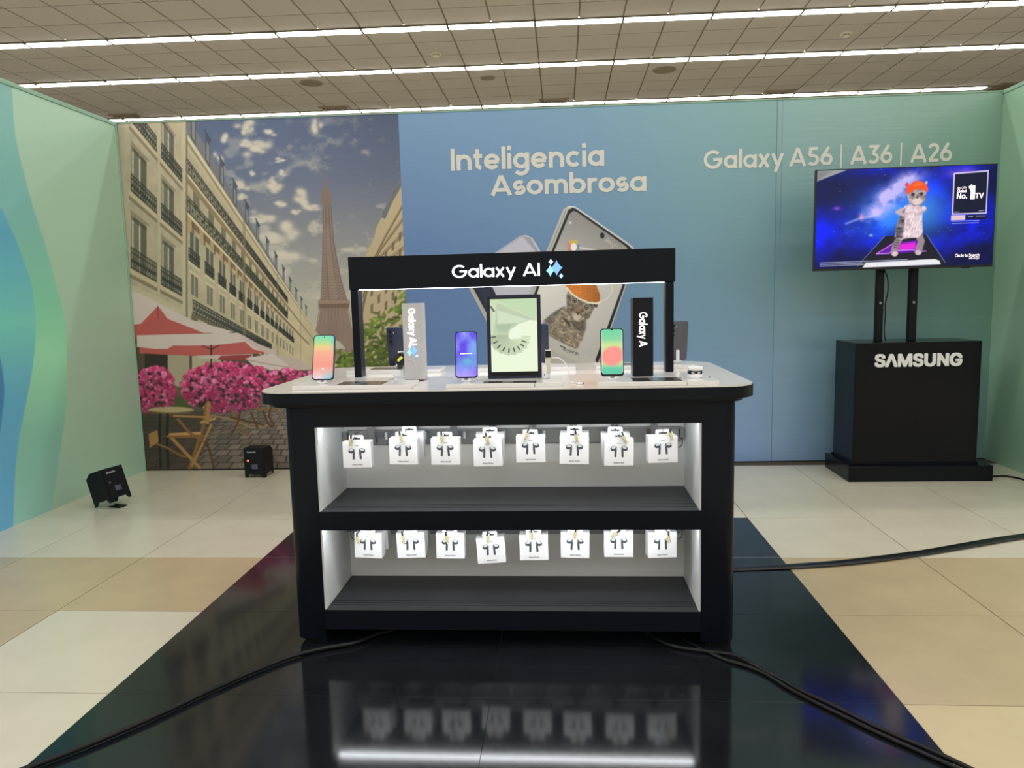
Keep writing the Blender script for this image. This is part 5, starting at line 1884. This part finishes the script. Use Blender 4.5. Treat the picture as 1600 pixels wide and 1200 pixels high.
# handset lying under the cat
sc.poly([(110, 108), (176, 108), (207, 152), (204, 158), (66, 158), (68, 155)], (26, 26, 40), 1, 1)
sc.line([(110, 108), (68, 155)], 1.0, (120, 130, 200), 0.9, 1)
sc.line([(176, 108), (207, 153)], 1.0, (120, 140, 210), 0.9, 1)
sc.poly([(122, 120), (160, 116), (174, 134), (98, 138)], (110, 20, 190), 0.9, 3)
sc.poly([(128, 122), (158, 119), (162, 130), (124, 132)], (240, 40, 220), 0.9, 4)
sc.line([(98, 136), (124, 120)], 1.5, (250, 120, 250), 0.9, 1)
sc.line([(98, 136), (118, 136), (124, 132), (156, 131), (160, 134), (176, 134)], 1.4, (220, 150, 255), 0.9, 1)
sc.poly([(82, 150), (190, 147), (198, 150), (200, 156), (76, 158)], (232, 232, 236), 1, 1.2)
# the cat: legs, trunk, arms, head, cap
FUR, FUD = (216, 192, 196), (78, 74, 84)
for (p, w) in (([(136, 108), (128, 122), (126, 134)], 11), ([(163, 106), (168, 118), (164, 134)], 11)):
    sc.line(p, w, (150, 134, 140), 1, 2)
for k in range(5):
    sc.line([(124 + k * .3, 110 + 4 * k), (133, 112 + 4 * k)], 1.5, (60, 56, 62), 0.8, 1.2)
sc.ell(127, 137, 5, 4, (224, 196, 198), 1, 1.5)
sc.ell(164, 136, 5, 4, (206, 184, 190), 1, 1.5)
sc.poly([(140, 60), (158, 56), (168, 66), (168, 84), (170, 104), (164, 112), (150, 112), (136, 114), (126, 110), (128, 92), (133, 74)], fur((232, 210, 214), (206, 184, 192), 9, 5, 0.2), 1, 2)
sc.poly([(134, 72), (141, 64), (140, 90), (138, 112), (127, 112), (127, 94)], fur((126, 116, 122), (60, 56, 64), 10, 3, 0.0), 0.95, 3)
sc.line([(136, 66), (128, 70), (138, 75), (146, 70)], 5.5, (196, 176, 184), 1, 2.5)
sc.ell(145, 68, 4.5, 3.6, (232, 210, 214), 1, 2)
sc.line([(166, 64), (172, 67), (164, 74)], 4.5, (190, 170, 180), 1, 2.5)
sc.ell(170, 65, 3.4, 3.4, (226, 204, 212), 1, 2)
sc.poly([(142, 40), (150, 34), (166, 34), (173, 40), (172, 52), (166, 60), (154, 62), (146, 56)], fur((200, 178, 178), (124, 110, 112), 8, 6, 0.2), 1, 1.5)
sc.ell(159, 54, 8, 6, (230, 208, 206), 0.9, 3)
for (u, v) in ((152, 43), (165, 42)):
    sc.ell(u, v, 3.1, 2.5, (48, 44, 48), 1, 1)
    sc.ell(u, v, 2.0, 1.7, (120, 124, 110), 1, 1)
    sc.ell(u, v, 1.2, 1.6, (10, 10, 12), 1, .8)
sc.poly([(156, 46), (162, 46), (159, 50)], (90, 60, 62), 1, 1)
sc.ell(142, 27, 3, 3.4, (220, 70, 90), 1, 1)
sc.ell(172, 25, 2.4, 3, (190, 170, 180), 1, 1)
sc.poly([(141, 40), (141, 33), (148, 26), (156, 21), (164, 22), (172, 27), (176, 36), (174, 40), (164, 34), (152, 36), (145, 42)], (252, 84, 34), 1, 1.2)
sc.poly([(150, 28), (160, 23), (168, 27), (158, 30)], (255, 120, 60), 0.7, 3)
# advert panel and captions
sc.poly([(214, 11), (268, 8.5), (268, 77), (214, 77)], (220, 206, 240), 1, 0.9)
sc.poly([(216, 13), (266.4, 10.8), (266.4, 75), (216, 75)], (16, 22, 48), 1, 0.9)
sc.poly([(213, 78), (235, 78), (235, 86), (213, 86)], (226, 196, 206), 1, 0.9)
sc.poly([(236, 78), (268, 78), (268, 85), (236, 85)], (14, 18, 52), 1, 0.9)
for (a, b2, v) in ((217, 225, 73), (256, 264, 72), (240, 247, 81), (252, 266, 80.5), (215, 257, 87.5), (215, 256, 91)):
    sc.line([(a, v), (b2, v)], 1.0, (190, 196, 240), 0.85, 0.8)
for v, e in ((148.5, 148), (151.2, 148), (153.8, 92)):
    for k in range(int((e - 8) / 5)):
        sc.line([(8 + 5 * k, v - .012 * 5 * k), (11.6 + 5 * k + rng.random(), v - .012 * 5 * k)], 1.1, (200, 206, 230), 0.85, 0.7)
sc.build('screen', print_mat('tv_screen', rough=0.15, emit=1.05, spec=0.15), case)
m_scr = mat('screen_letter', (255, 244, 248), emit=0.95, vary=0.0)


def on_tv(u0, v0):
    def place(x, y, z):
        return (sx0 + x / 280 * (sx1 - sx0) - tv.location.x, VY - 0.0008 + y - tv.location.y, sz1 - (158 - z) / 158 * (sz1 - sz0) - tv.location.z)
    return place


for (body, x0, x1, v1, vc, b_) in (('No.', 220.5, 236.5, 52, 43.5, .02), ('1', 238, 248.5, 53.5, 31.5, 'sharp'), ('TV', 249, 262, 52, 43.5, .02), ('Global', 220.5, 235.5, 42, 37.5, .012), ('since 2006', 221, 235, 36, 33.7, 0),
                                   ('Circle to Search', 222, 260, 145, 140, .006), ('with Google', 244, 260, 149, 146.6, 0)):
    lettering('screen_lettering', body, x0, x1, 158 - v1, 158 - vc, m_scr, case, on_tv(0, 0), bold=0 if b_ == 'sharp' else b_, sharp=0.36 if b_ == 'sharp' else 0, thick=0.0006)
# cord hanging behind the screen
obj('cord', tube([(1.985, 4.764, 1.34), (2.022, 4.762, 1.27), (2.030, 4.762, 1.18), (2.018, 4.764, 1.10), (2.020, 4.764, 1.02), (2.016, 4.764, 0.94), (2.022, 4.762, 0.885), (2.028, 4.76, 0.870)], 0.004, 8), m_black2, tv, world=True)
cd = empty('power_cord', (2.7, 4.68, 0))
tag(cd, 'thin black power cord on the tiles at the right of the plinth', 'cord')
obj('cord', tube([(2.622, 4.74, 0.02), (2.66, 4.715, 0.006), (2.705, 4.70, 0.006), (2.75, 4.71, 0.006), (2.80, 4.66, 0.006), (2.83, 4.56, 0.006), (2.86, 4.47, 0.006), (2.90, 4.36, 0.006)], 0.006, 8), m_black2, cd, world=True)

# ================================================================== cables on the floor
cb = empty('floor_cable', (-1.0, 2.2, 0.0))
tag(cb, 'thick black cable running from under the counter to the lower left', 'cable')
obj('cord', tube([(-0.60, 2.62, 0.012), (-0.62, 2.52, 0.012), (-0.69, 2.455, 0.012), (-0.745, 2.395, 0.012), (-0.837, 2.355, 0.012), (-0.928, 2.297, 0.012), (-1.02, 2.195, 0.012), (-1.111, 2.072, 0.012), (-1.2, 1.937, 0.012), (-1.307, 1.80, 0.012), (-1.41, 1.69, 0.012), (-1.55, 1.55, 0.012), (-1.75, 1.40, 0.012)], 0.0080, 10), mat('cable_black', (14, 15, 16), rough=0.45, spec=0.3), cb, world=True, smooth=True)
cb = empty('floor_cable', (0.7, 2.2, 0.0))
tag(cb, 'black cable running from under the counter to the lower right', 'cable')
obj('cord', tube([(0.22, 2.62, 0.010), (0.28, 2.48, 0.010), (0.36, 2.395, 0.010), (0.46, 2.362, 0.010), (0.548, 2.335, 0.010), (0.60, 2.265, 0.010), (0.655, 2.185, 0.010), (0.700, 2.112, 0.010), (0.765, 2.035, 0.010), (0.84, 1.935, 0.010), (0.935, 1.835, 0.010), (1.0, 1.755, 0.010), (1.1, 1.62, 0.010)], 0.0068, 10), MATS['cable_black'], cb, world=True, smooth=True)
cb = empty('floor_cable', (0.65, 2.15, 0.0))
tag(cb, 'second thin black cable beside the lower right cable on the black vinyl', 'cable')
obj('cord', tube([(0.40, 2.45, 0.008), (0.50, 2.320, 0.008), (0.565, 2.272, 0.008), (0.615, 2.222, 0.008), (0.660, 2.140, 0.008), (0.712, 2.065, 0.008), (0.760, 2.004, 0.008), (0.83, 1.915, 0.008), (0.92, 1.815, 0.008), (0.985, 1.74, 0.008), (1.06, 1.62, 0.008)], 0.006, 10), MATS['cable_black'], cb, world=True, smooth=True)
cb = empty('taped_cable', (1.5, 3.3, 0.0))
tag(cb, 'flat black taped cable crossing the beige tiles to the counter', 'cable')
m_tape = mat('tape_black', (17, 18, 20), rough=0.3, vary=0.3, scale=60.0, bump=0.6, spec=0.35)
obj('tape', tube([(0.60, 3.12, 0.004), (0.764, 3.128, 0.005), (0.975, 3.150, 0.006), (1.163, 3.182, 0.007), (1.30, 3.214, 0.009), (1.469, 3.268, 0.008), (1.64, 3.33, 0.007), (1.813, 3.398, 0.009), (2.0, 3.475, 0.009), (2.18, 3.545, 0.008), (2.5, 3.66, 0.008), (2.88, 3.80, 0.008)], 0.027, 12, flat=0.22), m_tape, cb, world=True, smooth=True)

# ================================================================== floor wash lights
m_par = mat('wash_light_black', (18, 20, 23), rough=0.45, spec=0.25, vary=0.08, scale=10.0)


def wash_light(label, loc, rz, tip, lit):
    t = empty('wash_light', loc, rz)
    tag(t, label, 'stage light', 'battery wash lights on the floor')
    Mt = Matrix.Rotation(tip, 4, 'X')
    W, D, Hh = 0.072, 0.072, 0.205
    side = [(-D, 0.0), (-D, Hh), (D * 0.45, Hh), (D, Hh - 0.03), (D, 0.0), (D * .72, 0.0), (D * .5, 0.022), (-D * .5, 0.022), (-D * .72, 0.0)]
    front = [(-W, 0.0), (-W, Hh), (W, Hh), (W, 0.0), (W * .74, 0.0), (W * .5, 0.022), (-W * .5, 0.022), (-W * .74, 0.0)]
    for s in (-1, 1):
        obj('side_plate', prism(side, s * W - (0.004 if s > 0 else 0), s * W + (0.004 if s < 0 else 0), 'yz', M=Mt), m_par, t)
    obj('back_plate', prism(front, -D, -D + 0.004, 'xz', M=Mt), m_par, t)
    obj('housing', box(-W + .006, W - .006, -D + .004, D - .012, 0.024, Hh - 0.032, bev=0.004, M=Mt), m_par, t)
    obj('top_plate', box(-W + .004, W - .004, -D + .004, D * .45, Hh - 0.006, Hh, M=Mt), m_par, t)
    obj('lens', box(-W + .014, W - .014, D - .012, D - .004, 0.04, Hh - 0.05, M=Mt), mat('wash_lens', (60, 64, 70), rough=0.1), t)
    obj('display', box(-0.020, 0.022, -D - .0010, -D, 0.060, 0.092, M=Mt), mat('display_grey', (88, 88, 104), rough=0.2, vary=0.2, scale=200), t)
    for k in range(4):
        obj('button', disc(-0.024 + 0.016 * k, 0.046, 0.004, -D - .003, -D, 10, M=Mt), m_black2, t)
    obj('indicator', disc(-0.044, 0.118, 0.0065, -D - .003, -D, 14, M=Mt), mat('indicator_red', (255, 90, 70), emit=3.0, vary=0) if lit else mat('indicator_off', (90, 90, 96), rough=0.3), t)
    if tip:
        obj('kickstand', box(-0.03, 0.03, -D - .002, -D + 0.08, -0.0245, -0.018), m_par, t)

    def pl_(x, y, z):
        return tuple(Mt @ Vector((x, -D - .0002 + y, z)))
    lettering('maker_lettering', 'Quatonts', -0.048, 0.014, 0.172, 0.184, mat('badge_grey', (176, 178, 180)), t, pl_, bold=0.02, thick=0.0006)
    return t


wash_light('black wash light with a glowing red dot in front of the mural', (-2.135, 4.895, 0.004), -0.02, 0.0, True)
wash_light('tipped black wash light leaning beside the green side wall', (-2.730, 4.150, 0.025), 1.30, -0.31, False)
